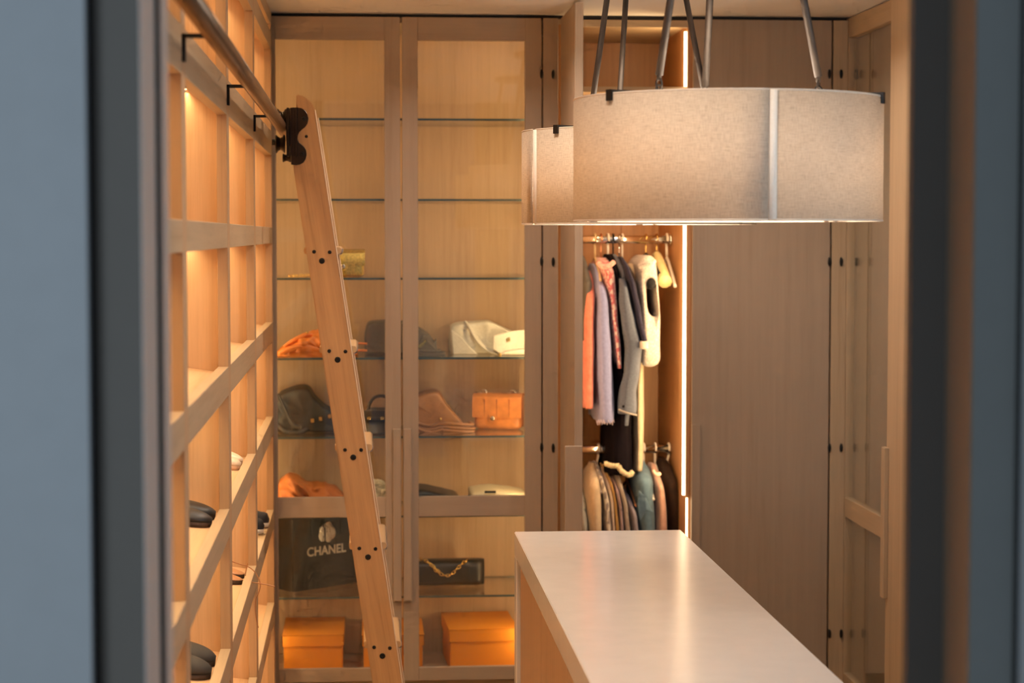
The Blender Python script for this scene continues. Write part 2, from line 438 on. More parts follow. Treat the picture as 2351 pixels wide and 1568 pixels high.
# ================================================================== REAR: WARDROBE
wd = thing('wardrobe', (1.2, YB+0.35, 0), 'oak wardrobe with its left door swung open over lit hanging clothes', 'wardrobe')
wx0 = X_(1283, YB)
PX = X_(1573, YB+0.05)                 # partition's left face
WB = PX*FPX/(1515-VPX)*1.0
B(wx0, wx0+0.018, YB+0.03, WB, 0, ZT).build('side_panel', CEDAR_Z, wd)
B(PX, PX+0.020, YB+0.026, WB, 0, ZT).build('partition', CEDAR_Z, wd)
B(XR-0.07, XR-0.052, YB+0.026, WB, 0, ZT).build('side_panel', CEDAR_Z, wd)
n = 3
for i in range(n):
    a = wx0+0.018+(PX-wx0-0.018)*i/n; b = wx0+0.018+(PX-wx0-0.018)*(i+1)/n
    B(a+0.0006, b-0.0006, WB, WB+0.012, 0, ZT).build('back_panel', CEDAR_Z, wd)
B(PX+0.02, XR-0.07, WB, WB+0.012, 0, ZT).build('back_panel', CEDAR_Z, wd)
B(wx0, XR-0.052, YB+0.026, WB, ZT-0.02, ZT-0.001).build('top_panel', OAK_X, wd)
B(wx0+0.018, PX, YB+0.02, YB+0.04, Z_(60, YB+0.02), ZT-0.002).build('head_rail', OAK_X, wd)
zsf = Z_(204, YB+0.05)
B(wx0+0.018, PX, YB+0.05, WB, zsf-0.010, zsf+0.010).build('top_shelf', OAK_X, wd)
B(wx0+0.018, PX, YB+0.03, WB, 0.08, 0.10).build('bottom_panel', OAK_X, wd)
B(X_(1281.5, YB), XR-0.002, YB+0.02, YB+0.06, ZT+0.001, CEIL-0.001).build('shadow_gap', BLACKM, wd)
YR = PX*FPX/(1545-VPX)
for py in (550, 1031):
    z = Z_(py, YR, 1450)
    r_ = MB()
    r_.rings([[(x, YR+0.009*math.cos(a*2*PI/16), z+0.015*math.sin(a*2*PI/16)) for a in range(16)] for x in (wx0+0.018, PX)])
    ro = r_.build('hanging_rod', CHROME, wd, smooth=True)
    MB().lathe((PX-0.008, YR, z), (1, 0, 0), [(0, 0.024), (0.006, 0.024), (0.008, 0.02)]).build('rod_socket', CHROME, ro, smooth=True)
ROD1, ROD2 = Z_(550, YR, 1450), Z_(1031, YR, 1450)
zl0, zl1 = Z_(1140, YB+0.045), Z_(70, YB+0.045)
B(PX-0.009, PX-0.0005, YB+0.040, YB+0.050, zl0, zsf-0.012).build('led_strip', LEDM, wd)
B(PX-0.009, PX-0.0005, YB+0.040, YB+0.050, zsf+0.012, zl1).build('led_strip', LEDM, wd)
B(PX+0.002, PX+0.0075, YB+0.0235, YB+0.0262, 0.3, Z_(1147, YB+0.025)).build('led_strip', LEDM, wd)
area('wardrobe_lamp', (PX-0.013, YB+0.05, (zl0+zsf)/2), zsf-zl0-0.05, 5.5, LED, (0, math.radians(90), math.radians(-30)), 0.012)
area('wardrobe_lamp', (PX-0.013, YB+0.05, (zl1+zsf)/2), zl1-zsf-0.05, 1.1, LED, (0, math.radians(90), math.radians(-30)), 0.012)
B(wx0+0.0185, wx0+0.027, YB+0.040, YB+0.050, zl0, zsf-0.012).build('led_strip', LEDM2, wd)
area('wardrobe_lamp', (wx0+0.032, YB+0.05, (zl0+zsf)/2), zsf-zl0-0.05, 1.8, LED, (0, math.radians(-90), math.radians(35)), 0.012)
# open left door, seen nearly edge on
dop = B(X_(1319, 6.80), X_(1338, 6.80), 6.80, YB-0.004, 0.10, ZT).build('door', DOOR_Z, wd, bevel=0.0015)
B(X_(1297, 6.79), X_(1337.5, 6.79), 6.785, 6.80, 0.4, Z_(1025, 6.79)).build('handle', DOOR_Z, dop, bevel=0.0015)
# closed right door
dcl = B(X_(1589, YB), X_(1904, YB), YB, YB+DT, 0.10, ZT).build('door', DOOR_Z, wd, bevel=0.0015)
B(X_(1588, YB), X_(1608, YB), YB-0.016, YB+0.0002, 0.4, Z_(977, YB)).build('handle', DOOR_Z, dcl, bevel=0.0015)
fr_ = B(X_(1908, YB), XR-0.001, YB, YB+0.02, 0, ZT).build('filler_panel', OAK_Z, wd, bevel=0.001)
for py in (170, 601, 1028, 1455):
    oval(dcl, 1904, py, YB); oval(fr_, 1931, py, YB)

# ================================================================== RIGHT: GLAZED WARDROBE
rw = thing('glazed_wardrobe', (XR+0.3, 6.9, 0), 'oak wardrobe with a glazed framed door along the right wall', 'wardrobe')
yf, yg, yn, ye = YB-0.003, XR*FPX/(1950-VPX), XR*FPX/(2056-VPX), XR*FPX/(2105-VPX)
FRT = 0.03
zcap = CEIL-0.004
B(XR+0.03, XR+0.6, yf-0.02, yf, 0, zcap).build('side_panel', DOOR_Z, rw)
B(XR+0.03, XR+0.6, ye-0.02, ye, 0, zcap).build('side_panel', DOOR_Z, rw)
B(XR+0.588, XR+0.6, ye, yf-0.02, 0, zcap).build('back_panel', DOOR_Z, rw)
B(XR+0.03, XR+0.588, ye, yf-0.02, 0.08, 0.10).build('bottom_panel', DOOR_Y, rw)
B(XR+0.03, XR+0.588, ye, yf-0.02, zcap-0.02, zcap).build('top_panel', DOOR_Y, rw)
rd = MB().box(XR, XR+FRT, yg, yf, 0.06, zcap).box(XR, XR+FRT, ye, yn, 0.06, zcap).build('door', OAK_Z, rw, bevel=0.0015)
zr = [(Z_(87, YB, 1945), zcap), (Z_(1186, YB, 1945), Z_(1141, YB, 1945)), (0.06, Z_(1543, YB, 1945))]
for a, b in zr: B(XR+0.0005, XR+FRT, yn, yg, a, b).build('door_rail', OAK_Y, rd, bevel=0.0015)
for a, b in ((zr[1][1], zr[0][0]), (zr[2][1], zr[1][0])):
    B(XR+0.011, XR+0.016, yn-0.004, yg+0.004, a-0.004, b+0.004).build('pane', GLASS, rd)
B(XR+0.031, XR+0.042, yn-0.02, yg-0.012, 0.08, zcap-0.01).build('inset_panel', DOOR_Z, rd)
B(XR-0.016, XR+0.0002, yn-0.03, yn+0.012, 0.5, CH+(VPY-1036)/FPX*yn).build('handle', OAK_Z, rd, bevel=0.0015)
for py in (170, 601, 1028, 1452):
    c = at(1966, py, yf-0.026)
    MB().lathe((c.x, c.y, c.z-0.016), (0, 0, 1), [(0, 0.003), (0.004, 0.006), (0.028, 0.006), (0.032, 0.003)], 12).build('hinge', BLACKM, rd, smooth=True)
structure(B(XR+0.02, XR+0.06, 2.61, ye-0.025, 0, CEIL-0.002).build('trim_3', DOOR_Z), 'plain oak panelling along the right wall near the doorway')

# ================================================================== ISLAND
ZI = 0.85
yi = (CH-ZI)*FPX/(1226-VPY)*1.0
pl = at(1181, 1229, yi); pr = at(1563, 1224, yi)
ix0, ix1 = pl.x, pr.x
y_near = 3.05
ct = thing('worktop', ((ix0+ix1)/2, 4.3, ZI-0.072), 'pale quartz waterfall worktop on the island in front', 'worktop')
B(ix0, ix1, y_near, yi, ZI-0.072, ZI).build('slab', QUARTZ, ct, bevel=0.002, seg=2)
B(ix0, ix1, yi-0.072, yi, 0.0, ZI-0.0725).build('waterfall_end', QUARTZ, ct, bevel=0.002)
ISLE_Z = wood('island_oak', (0.40, 0.255, 0.155), 'z')
isl = thing('island_base', ((ix0+ix1)/2, 4.3, 0), 'oak island cabinet under the pale quartz worktop', 'cabinet')
B(ix0+0.03, ix1-0.03, y_near+0.05, yi-0.074, 0.08, ZI-0.074).build('body', ISLE_Z, isl)
B(ix0+0.06, ix1-0.06, y_near+0.08, yi-0.08, 0.0, 0.08).build('plinth', BLACKM, isl)
for k in range(4):
    a = y_near+0.06+k*(yi-0.084-y_near-0.06)/4; b = a+(yi-0.084-y_near-0.06)/4-0.004
    B(ix0+0.012, ix0+0.0299, a, b, 0.10, ZI-0.078).build('side_panel', ISLE_Z, isl, bevel=0.001)
    B(ix1-0.0299, ix1-0.012, a, b, 0.10, ZI-0.078).build('side_panel', ISLE_Z, isl, bevel=0.001)

# ================================================================== PENDANTS
def linen(name):
    m = bpy.data.materials.new(name); m.use_nodes = True; nt = m.node_tree; nt.nodes.clear()
    out = nt.nodes.new('ShaderNodeOutputMaterial')
    uv = nt.nodes.new('ShaderNodeTexCoord')
    def nz(sc, seedz=0):
        mp = nt.nodes.new('ShaderNodeMapping'); mp.inputs['Scale'].default_value = sc; mp.inputs['Location'].default_value = (0, 0, seedz)
        nt.links.new(uv.outputs['UV'], mp.inputs[0])
        n_ = nt.nodes.new('ShaderNodeTexNoise'); n_.inputs['Scale'].default_value = 1; n_.inputs['Detail'].default_value = 3
        n_.inputs['Roughness'].default_value = 0.7
        nt.links.new(mp.outputs[0], n_.inputs['Vector']); return n_
    a, b = nz((40, 560, 1)), nz((560, 50, 1), 5)
    ad = nt.nodes.new('ShaderNodeMath'); ad.operation = 'ADD'
    nt.links.new(a.outputs['Fac'], ad.inputs[0]); nt.links.new(b.outputs['Fac'], ad.inputs[1])
    r = ramp(nt, [(0.62, (0.50, 0.405, 0.31)), (0.80, (0.64, 0.54, 0.43)), (0.97, (0.72, 0.62, 0.505))])
    h = nt.nodes.new('ShaderNodeMath'); h.operation = 'MULTIPLY'; h.inputs[1].default_value = 0.84
    nt.links.new(ad.outputs[0], h.inputs[0]); nt.links.new(h.outputs[0], r.inputs[0])
    d = nt.nodes.new('ShaderNodeBsdfDiffuse'); t = nt.nodes.new('ShaderNodeBsdfTranslucent')
    mix = nt.nodes.new('ShaderNodeMixShader'); mix.inputs[0].default_value = 0.40
    nt.links.new(r.outputs[0], d.inputs[0]); nt.links.new(r.outputs[0], t.inputs[0])
    nt.links.new(d.outputs[0], mix.inputs[1]); nt.links.new(t.outputs[0], mix.inputs[2])
    nt.links.new(mix.outputs[0], out.inputs[0]); return m
LINEN = linen('linen_shade')
TRIMM = plain('linen_hem', (0.66, 0.56, 0.45), 0.9, 0, 0.05)
STRIPM = cloth('painted_seam_light', (0.86, 0.79, 0.70), (0.82, 0.74, 0.64), 'plain', 200, fuzz=0.1)  # pale colour stands in for bulb light leaking at the shade seams
DIFF = plain('opal_diffuser', (0.9, 0.88, 0.85), 0.5, 0, 0.01)
BULB = emit('bulb', (1.0, 0.80, 0.58), 8)

def pendant(cx, cy, rot_seam, rot_arm, label, R=0.34, ztop=CH+0.298, zbot=CH+0.030):
    t = thing('pendant_lamp', (cx, cy, zbot), label, 'pendant lamp', 'linen drum pendants over the island')
    def pol(th, r, z):            # th from the side that faces the doorway, positive to the right
        return Vector((cx+r*math.sin(th), cy-r*math.cos(th), z))
    for k in range(3):
        th0 = math.radians(rot_seam-126+120*k); th1 = math.radians(rot_seam+120*k)
        nseg = 40; v = []; uvs = []
        rad = lambda s: R-0.020*max(0.0, 1-s/0.09)**1.5+0.003*s
        for i in range(nseg+1):
            s = i/nseg; th = th0+(th1-th0)*s; r = rad(s)
            for z, w in ((zbot, 0), (ztop, 1)): v.append(pol(th, r, z)); uvs.append((s*R*2.2, w*0.27))
        mb = MB(); mb.add(v, [(2*i, 2*i+2, 2*i+3, 2*i+1) for i in range(nseg)])
        me = bpy.data.meshes.new('shade_panel'); me.from_pydata([p-t.location for p in mb.v], [], mb.f)
        ul = me.uv_layers.new(name='UVMap')
        for lp in me.loops: ul.data[lp.index].uv = uvs[lp.vertex_index]
        me.materials.append(LINEN); me.polygons.foreach_set('use_smooth', [True]*len(me.polygons))
        o = bpy.data.objects.new('shade_panel', me); COL.objects.link(o); o.parent = t
        sm = o.modifiers.new('thickness', 'SOLIDIFY'); sm.thickness = 0.0022; sm.offset = 0
        for z in (zbot, ztop):
            MB().tube([pol(th0+(th1-th0)*i/nseg, rad(i/nseg), z) for i in range(nseg+1)], 0.0022, 6).build('shade_hem', TRIMM, o, smooth=True)
        te = th1-math.radians(120)+math.radians(1.7)
        MB().tube([pol(te, R-0.005, zbot+0.001), pol(te, R-0.005, ztop-0.001)], 0.0105, 14).build('seam_light_strip', STRIPM, o, smooth=True)  # strip added to make the seam look lit from inside
        th = math.radians(rot_arm+120*k)
        ra = R+0.004; c, s_ = math.cos(th), math.sin(th)
        def loc(r, w, z): return (cx+r*s_+w*c, cy-r*c+w*s_, z)
        def bar(r0, r1, w, z0, z1):
            return [loc(r, q, z) for z in (z0, z1) for r in (r0, r1) for q in (-w, w)]
        q = [(0, 1, 3, 2), (4, 6, 7, 5), (0, 4, 5, 1), (2, 3, 7, 6), (0, 2, 6, 4), (1, 5, 7, 3)]
        ar = MB().add(bar(0.03, ra+0.006, 0.008, ztop-0.004+0.006, ztop+0.008), q)
        ar.add(bar(ra, ra+0.006, 0.008, ztop-0.016, ztop+0.002), q)
        ar.build('arm', BLACKM, t)
        rb, rt_ = 0.205, 0.117
        pb, pt = pol(th, rb, ztop+0.045), pol(th, rt_, CEIL-0.02)
        MB().tube([pb, pt], 0.0085, 12).build('rod', RODM, t, smooth=True)
        hk = MB()
        p0 = pol(th, rb, ztop+0.026)
        hk.tube([p0+Vector((0.009*math.cos(a*PI/6)*c, 0.009*math.cos(a*PI/6)*s_, 0.012*math.sin(a*PI/6))) for a in range(12)], 0.0026, 6, loop=True)
        p1 = pol(th, rb, ztop+0.012)
        hk.tube([p1+Vector((0.009*math.cos(a*PI/6)*s_, -0.009*math.cos(a*PI/6)*c, 0.012*math.sin(a*PI/6))) for a in range(12)], 0.0026, 6, loop=True)
        hk.tube([p0+Vector((0, 0, 0.008)), pb+Vector((0, 0, 0.012))], 0.0055, 8)
        hk.build('link', RODM, t, smooth=True)
    MB().lathe((cx, cy, ztop-0.03), (0, 0, 1), [(0, 0.03), (0.002, 0.035), (0.036, 0.035), (0.038, 0.03)]).build('hub', BLACKM, t, smooth=True)
    MB().lathe((cx, cy, CEIL-0.022), (0, 0, 1), [(0, 0.135), (0.003, 0.14), (0.021, 0.14)], 40).build('canopy', RODM, t)
    MB().lathe((cx, cy, zbot+0.006), (0, 0, 1), [(0, R-0.036), (0.004, R-0.036)], 64).build('diffuser', DIFF, t)
    for k in range(3):
        a = math.radians(rot_arm-16+120*k); p_ = pol(a, 0.20, zbot+0.15)
        MB().lathe(p_, (0, 0, 1), [(-0.03, 0.004), (-0.024, 0.02), (-0.005, 0.028), (0.02, 0.02), (0.05, 0.012)], 16).build('bulb', BULB, t, smooth=True)
        l = bpy.data.lights.new('pendant_bulb_light', 'POINT'); l.energy = 8.0; l.color = (1.0, 0.84, 0.66); l.shadow_soft_size = 0.03
        lo = bpy.data.objects.new('pendant_bulb_light', l); lo.location = p_+Vector((0, 0, -0.07)); COL.objects.link(lo)
        MB().tube([p_+Vector((0, 0, 0.045)), Vector((p_.x, p_.y, ztop-0.005)), Vector((cx, cy, ztop-0.012))], 0.006, 8).build('socket_arm', BLACKM, t)
    return t
pendant(0.804, 4.40, 4, -56, 'nearer of two beige linen drum pendants over the island, hung on bronze rods')
pendant(0.80, 5.80, -70, -50, 'farther of two beige linen drum pendants, half hidden behind the nearer one')

# ================================================================== LADDER
YL = 6.50; LW = 0.47; LT = 0.028
SL = 0.1525
ld = thing('rolling_ladder', (X_(880, YL, 1568), YL+LW/2, 0), 'beech library ladder leaning on the shoe shelving rail', 'ladder')
def lx_left(py): return 691+SL*(py-500)
def lx_right(py): return 759+SL*(py-500)+0.0*py
def stringer(y0):
    Lp = [(680.4, 217), (688, 218.2), (695.7, 221), (702, 224.5), (707, 228.7), (712, 233), (716.7, 238.3), (720, 243), (722, 248)]
    yb_ = 538+(CH-0.004)/1.0*FPX/YL            # floor line
    pts = Lp+[(lx_right(yb_), yb_), (lx_left(yb_), yb_), (lx_left(385), 385), (678, 360)]
    o = [at(px, py, YL) for px, py in pts]
    o = [Vector((p.x, y0, max(p.z, 0.002))) for p in o]
    return MB().prism(o, (0, LT, 0)).build('stringer', BEECH, ld, bevel=0.003, seg=2)
st1 = stringer(YL); st2 = stringer(YL+LW-LT)
EDGE = plain('painted_edge_highlight', (0.80, 0.68, 0.55), 0.3)  # pale colour stands in for the highlight along the stringer edges
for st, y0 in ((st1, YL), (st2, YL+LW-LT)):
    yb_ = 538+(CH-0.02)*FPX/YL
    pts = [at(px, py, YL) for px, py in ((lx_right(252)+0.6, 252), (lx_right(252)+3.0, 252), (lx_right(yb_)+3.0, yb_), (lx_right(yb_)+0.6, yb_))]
    MB().prism([(p.x, y0+0.002, p.z) for p in pts], (0, LT-0.004, 0)).build('edge_highlight', EDGE, st, bevel=0.0008)
RUNGS = [(721, 578, 757, 579, 739, 599), (756, 806, 793, 807, 775, 826), (792, 1033, 829, 1033, 811, 1050),
         (825, 1259, 862, 1260, 845, 1279), (859, 1486, 895, 1488, 878, 1506)]
def screw(px, py, r, parent):
    c = at(px, py, YL)
    m = MB().lathe((c.x, YL+0.001, c.z), (0, -1, 0), [(0, r), (0.0022, r), (0.0034, r*0.75), (0.0034, r*0.4), (0.0012, r*0.36)], 14)
    return autosmooth(m.build('screw', BLACKM, parent))
for i in range(7):
    if i < 5: x1, y1, x2, y2, x3, y3 = RUNGS[i]
    else:
        k = i-4; x1, y1, x2, y2, x3, y3 = 859+34.5*k, 1486+227*k, 895+34.5*k, 1488+227*k, 878+34.5*k, 1506+227*k
    cxp = (x1+x2)/2
    c = at(cxp, (y1+y2)/2-3, YL)
    h = 0.0115
    a, b = c.x-0.058, c.x+0.064
    yy0, yy1 = YL+LT, YL+LW-LT
    tr = MB()
    n_ = 6
    prof = [(a+0.004, c.z-h), (b-0.010, c.z-h)] + [(b-0.010+0.010*math.sin(t*PI/n_), c.z-h*math.cos(t*PI/n_)) for t in range(1, n_)] + \
           [(b-0.010, c.z+h), (a+0.004, c.z+h)] + [(a+0.004-0.006*math.sin(t*PI/4), c.z+h*math.cos(t*PI/4)) for t in range(1, 4)]
    tr.prism([(x, yy0+0.0005, z) for x, z in prof], (0, yy1-yy0-0.001, 0))
    tread = tr.build('tread', BEECH_Y, ld)
    nb = MB().prism([(b-0.012, yy0+0.001, c.z-h-0.0012), (b-0.002, yy0+0.001, c.z-h-0.0012), (b+0.0018, yy0+0.001, c.z-0.004), (b+0.0018, yy0+0.001, c.z+0.004), (b-0.0005, yy0+0.001, c.z+0.004), (b-0.0005, yy0+0.001, c.z-h+0.001), (b-0.012, yy0+0.001, c.z-h+0.001)], (0, yy1-yy0-0.002, 0))
    nb.build('nosing', ALU, tread)
    if i < 5:
        screw(x1, y1, 0.0062, st1); screw(x2, y2, 0.0062, st1); screw(x3, y3, 0.0098, st1)
# roller bracket at the head
def zq(x, y, Y): return at(600+x/5.227, 200+y/5.227, Y)
M_OUT = [(358, 247), (430, 247), (480, 253), (520, 275), (550, 318), (565, 380), (553, 436), (525, 478), (490, 505), (455, 540), (437, 580), (434, 622),
         (450, 665), (480, 690), (515, 720), (537, 765), (543, 815), (532, 860), (505, 903), (465, 928), (410, 937), (358, 930)]
mp = [zq(x, y, YL) for x, y in M_OUT]
plate = MB().prism([(p.x, YL-0.0005, p.z) for p in mp], (0, -0.005, 0)).build('bracket_plate', BRONZE, ld, bevel=0.0008)
for x, y, r in ((510, 382, 0.0085), (490, 806, 0.0085), (540, 592, 0.005)):
    c = zq(x, y, YL)
    m = MB().lathe((c.x, YL-(0.005 if r > 0.006 else 0.0), c.z), (0, -1, 0), [(0, r), (0.002, r), (0.003, r*0.7), (0.003, r*0.35), (0.001, r*0.3)], 14)
    autosmooth(m.build('screw', BLACKM, plate))
for x0, x1, d0 in ((300, 340, 0.010), (344, 366, 0.016), (372, 405, 0.012), (410, 436, 0.018)):
    p0, p1 = zq(x0, 247, YL), zq(x1, 832, YL)
    B(p0.x, p1.x, YL-d0, YL+0.04, p1.z, p0.z).build('roller_housing', BRONZE, ld, bevel=0.002, seg=2)
def roller(x, y, wpx, rpx, Y):
    c = zq(x, y, Y); w = wpx/5.227*Y/FPX; r = rpx/5.227*Y/FPX
    prof = [(-w/2, r*0.80), (-w/2+0.0015, r), (-w*0.36, r), (-w*0.22, r*0.80), (0, r*0.68), (w*0.22, r*0.80), (w*0.36, r), (w/2-0.0015, r), (w/2, r*0.80)]
    m = MB().lathe(c, (1, 0, 0), prof, 28)
    return autosmooth(m.build('roller', BRONZE, ld), 50)
roller(247, 372, 112, 108, YL+0.10); roller(228, 682, 118, 108, YL+0.10); roller(305, 850, 100, 52, YL+0.05)
c = zq(150, 662, YL+0.1); MB().lathe((c.x-0.006, c.y, c.z), (1, 0, 0), [(0, 0.010), (0.02, 0.010)], 16).build('axle_nut', BLACKM, ld)
c = zq(300, 520, YL+0.05)
MB().box(zq(290, 0, YL).x, zq(345, 0, YL).x, YL+0.03, YL+0.13, zq(0, 700, YL).z, zq(0, 320, YL).z).build('roller_mount', BRONZE, ld, bevel=0.002)

# ================================================================== HELPERS FOR SOFT THINGS
def resample(pts, n):
    pts = [Vector((p[0], p[1], 0)) for p in pts]; m = len(pts)
    seg = [(pts[(i+1) % m]-pts[i]).length for i in range(m)]; tot = sum(seg); out = []
    i = 0; acc = 0.0
    for k in range(n):
        d = tot*k/n
        while acc+seg[i] < d: acc += seg[i]; i += 1
        q = pts[i].lerp(pts[(i+1) % m], (d-acc)/seg[i]); out.append((q.x, q.y))
    return out
def smooth_loop(pts, it=2):
    for _ in range(it):
        m = len(pts)
        pts = [((pts[i-1][0]+2*pts[i][0]+pts[(i+1) % m][0])/4, (pts[i-1][1]+2*pts[i][1]+pts[(i+1) % m][1])/4) for i in range(m)]
    return pts
def pillow(outline, Y, depth, zfloor, folds=0.006, fscale=14, n=72, rings_=9, sm=1, seed=0.0, square=0.55, lean=0.0):
    """closed soft body: outline in photo pixels at depth Y, rounded to front and back, creased"""
    pts = smooth_loop(resample(outline, n), sm)
    w = [at(px, py, Y) for px, py in pts]
    cx = sum(p.x for p in w)/n; cz = sum(p.z for p in w)/n
    zmin = min(p.z for p in w); zmax = max(p.z for p in w); kz = (zmax-zfloor)/(zmax-zmin) if zfloor is not None else 1.0
    rs = []
    R_ = 15
    for k in range(-R_, R_+1):
        ph = abs(k)/R_*PI/2*0.995
        s = max(0.03, math.cos(ph))**(square*0.85); t = math.copysign(math.sin(ph)**(square*0.85), k) if k else 0.0
        s *= 1.0 if abs(k) < R_ else 0.25
        ring = []
        for p in w:
            q = Vector((cx+(p.x-cx)*s, Y+depth/2*t, cz+(p.z-cz)*s))
            hfrac = (q.z-zmin)
            q.y += lean*hfrac
            nv = mnoise.noise(Vector((q.x*fscale+seed, q.y*fscale*0.7, q.z*fscale*0.9+seed)))
            nv2 = 1-abs(mnoise.noise(Vector((q.x*fscale*1.7+q.z*fscale*1.3, q.y*fscale, q.z*fscale*0.6+seed+9))))*2
            d = (nv*0.8+(nv2*nv2*nv2)*0.9)*folds
            rad = Vector((q.x-cx, 0, q.z-cz)); 
            if rad.length > 1e-5: rad.normalize()
            q = q+rad*d*0.5+Vector((0, (1 if t > 0 else -1)*d*abs(t)*1.6, 0))
            if zfloor is not None:
                q.z = zmax-(zmax-q.z)*kz
                q.z = max(q.z, zfloor+0.0006)
            ring.append(q)
        rs.append(ring)
    return MB().rings(rs)
def leather(name, col, rough=0.42, scale=140, bump=0.08): return plain(name, col, rough, 0, 0.08, scale, bump=bump)
def strap(pts, r, Y=None): return MB().tube(pts, r, 8)
DYO = 0.0
def P3(l): return [at(a, b, c+DYO) for a, b, c in l]
def spline(pts, n=6):
    pts = [Vector(p) for p in pts]; out = []
    for i in range(len(pts)-1):
        p0, p1, p2, p3 = pts[max(i-1, 0)], pts[i], pts[i+1], pts[min(i+2, len(pts)-1)]
        for k in range(n):
            t = k/n
            out.append(0.5*((2*p1)+(p2-p0)*t+(2*p0-5*p1+4*p2-p3)*t*t+(3*p1-p0-3*p2+p3)*t**3))
    out.append(pts[-1]); return out
def chain(parent, pts, r=0.004, mat=GOLD, name='chain', wire=0.0013):
    path = spline(pts, 10); mb = MB(); acc = 0; last = path[0]; k = 0
    for p in path[1:]:
        if (p-last).length < r*1.5: continue
        t = (p-last).normalized(); side = t.cross(Vector((0, 1, 0)) if k % 2 else Vector((0, 0.3, 1)));
        if side.length < 1e-4: side = Vector((1, 0, 0))
        side.normalize(); mid = (p+last)/2
        mb.tube([mid+t*(r*1.15*math.cos(a*PI/5))+side*(r*0.7*math.sin(a*PI/5)) for a in range(10)], wire, 5, loop=True)
        last = p; k += 1
    o = mb.build(name, mat, parent, smooth=True); return o
def rbox(x0, x1, y0, y1, z0, z1, r=0.01, puff=0.0):
    """rounded, slightly puffed box"""
    mb = MB(); n = 8; rs = []
    cx, cy, cz = (x0+x1)/2, (y0+y1)/2, (z0+z1)/2; hx, hy, hz = (x1-x0)/2, (y1-y0)/2, (z1-z0)/2
    lev = 14
    for i in range(lev+1):
        t = -1+2*i/lev; zz = cz+hz*t
        e = max(0.0, abs(t)*hz-(hz-r)); s = r-math.sqrt(max(0, r*r-e*e)) if e > 0 else 0
        ax, ay = hx-s, hy-s+puff*(1-t*t); ring = []
        for q in range(36):
            a = q*2*PI/36; ca, sa = math.cos(a), math.sin(a); p = 0.32
            ring.append((cx+ax*math.copysign(abs(ca)**p, ca), cy+ay*math.copysign(abs(sa)**p, sa), zz))
        rs.append(ring)
    return mb.rings(rs)

# ================================================================== HANDBAGS ON THE GLASS SHELVES
BY = YB+0.20
# gold flap bag
def flap_bag(name, label, px0, px1, py0, py1, shelf, Y, thick, mat, clasp_mat, quilt=0, group=None, skew=0.0, split=0.58, seam_mat=None):
    a, b = at(px0, py1, Y), at(px1, py0, Y); z0 = SHZ[shelf]; z1 = z0+(b.z-a.z)
    t = thing(name, ((a.x+b.x)/2, Y, z0), label, 'handbag', group)
    w = b.x-a.x; hh = z1-z0
    body = rbox(a.x+0.004, b.x-0.004, Y-thick/2, Y+thick/2, z0+0.0006, z1-0.004, 0.014, 0.004).build('body', mat, t, smooth=True)
    zf = z1-hh*split; fl = MB(); n_ = 10; rs = []
    prof = [(Y+thick/2-0.006, z1-0.010), (Y+thick/2-0.014, z1-0.001), (Y, z1+0.003), (Y-thick/2+0.012, z1-0.001), (Y-thick/2-0.003, z1-0.012),
            (Y-thick/2-0.008, z1-hh*0.3), (Y-thick/2-0.009, zf+0.012), (Y-thick/2-0.008, zf), (Y-thick/2-0.003, zf)]
    prof_in = [(Y-thick/2+0.001, zf+0.006), (Y-thick/2+0.002, z1-0.016), (Y, z1-0.006), (Y+thick/2-0.014, z1-0.012)]
    loop_ = prof+prof_in
    fl.rings([[(x, y, z) for y, z in loop_] for x in (a.x, a.x+0.003, (a.x+b.x)/2, b.x-0.003, b.x)])
    autosmooth(fl.build('flap', mat, t), 35)
    cxm = a.x+w*0.42
    tab = MB().prism([(cxm-0.014, Y-thick/2-0.0092, zf+0.012), (cxm+0.014, Y-thick/2-0.0092, zf+0.012), (cxm+0.014, Y-thick/2-0.0092, zf-0.012), (cxm+0.008, Y-thick/2-0.0092, zf-0.018), (cxm-0.008, Y-thick/2-0.0092, zf-0.018), (cxm-0.014, Y-thick/2-0.0092, zf-0.012)], (0, -0.003, 0))
    tb = tab.build('clasp_tab', mat, t, bevel=0.0008)
    MB().lathe((cxm, Y-thick/2-0.0122, zf-0.002), (0, -1, 0), [(0, 0.0085), (0.002, 0.0085), (0.003, 0.005)], 16).build('turn_lock', clasp_mat, tb, smooth=True)
    for k in range(quilt):
        xx = a.x+w*(k+1)/(quilt+1)
        B(xx-0.0009, xx+0.0009, Y-thick/2-0.0094, Y-thick/2-0.006, zf+0.004, z1-0.02).build('seam', seam_mat or mat, t)
    return t
gm = plain('gold_lame', (0.75, 0.53, 0.13), 0.36, 0.75, 0.25, 160, bump=0.25)
gb = flap_bag('handbag', 'small metallic gold flap handbag on the glass shelf behind the ladder', 752, 838, 574, 637, 640, YB+0.13, 0.055, gm, CHROME)
chain(gb, [(X_(755, 7.40), 7.43, SHZ[640]+0.05), (X_(735, 7.40), 7.40, SHZ[640]+0.012), (X_(700, 7.4), 7.39, SHZ[640]+0.006), (X_(668, 7.4), 7.385, SHZ[640]+0.005), (X_(672, 7.4), 7.41, SHZ[640]+0.007), (X_(730, 7.4), 7.43, SHZ[640]+0.010)], 0.0055, GOLD, 'chain_strap', 0.0018)
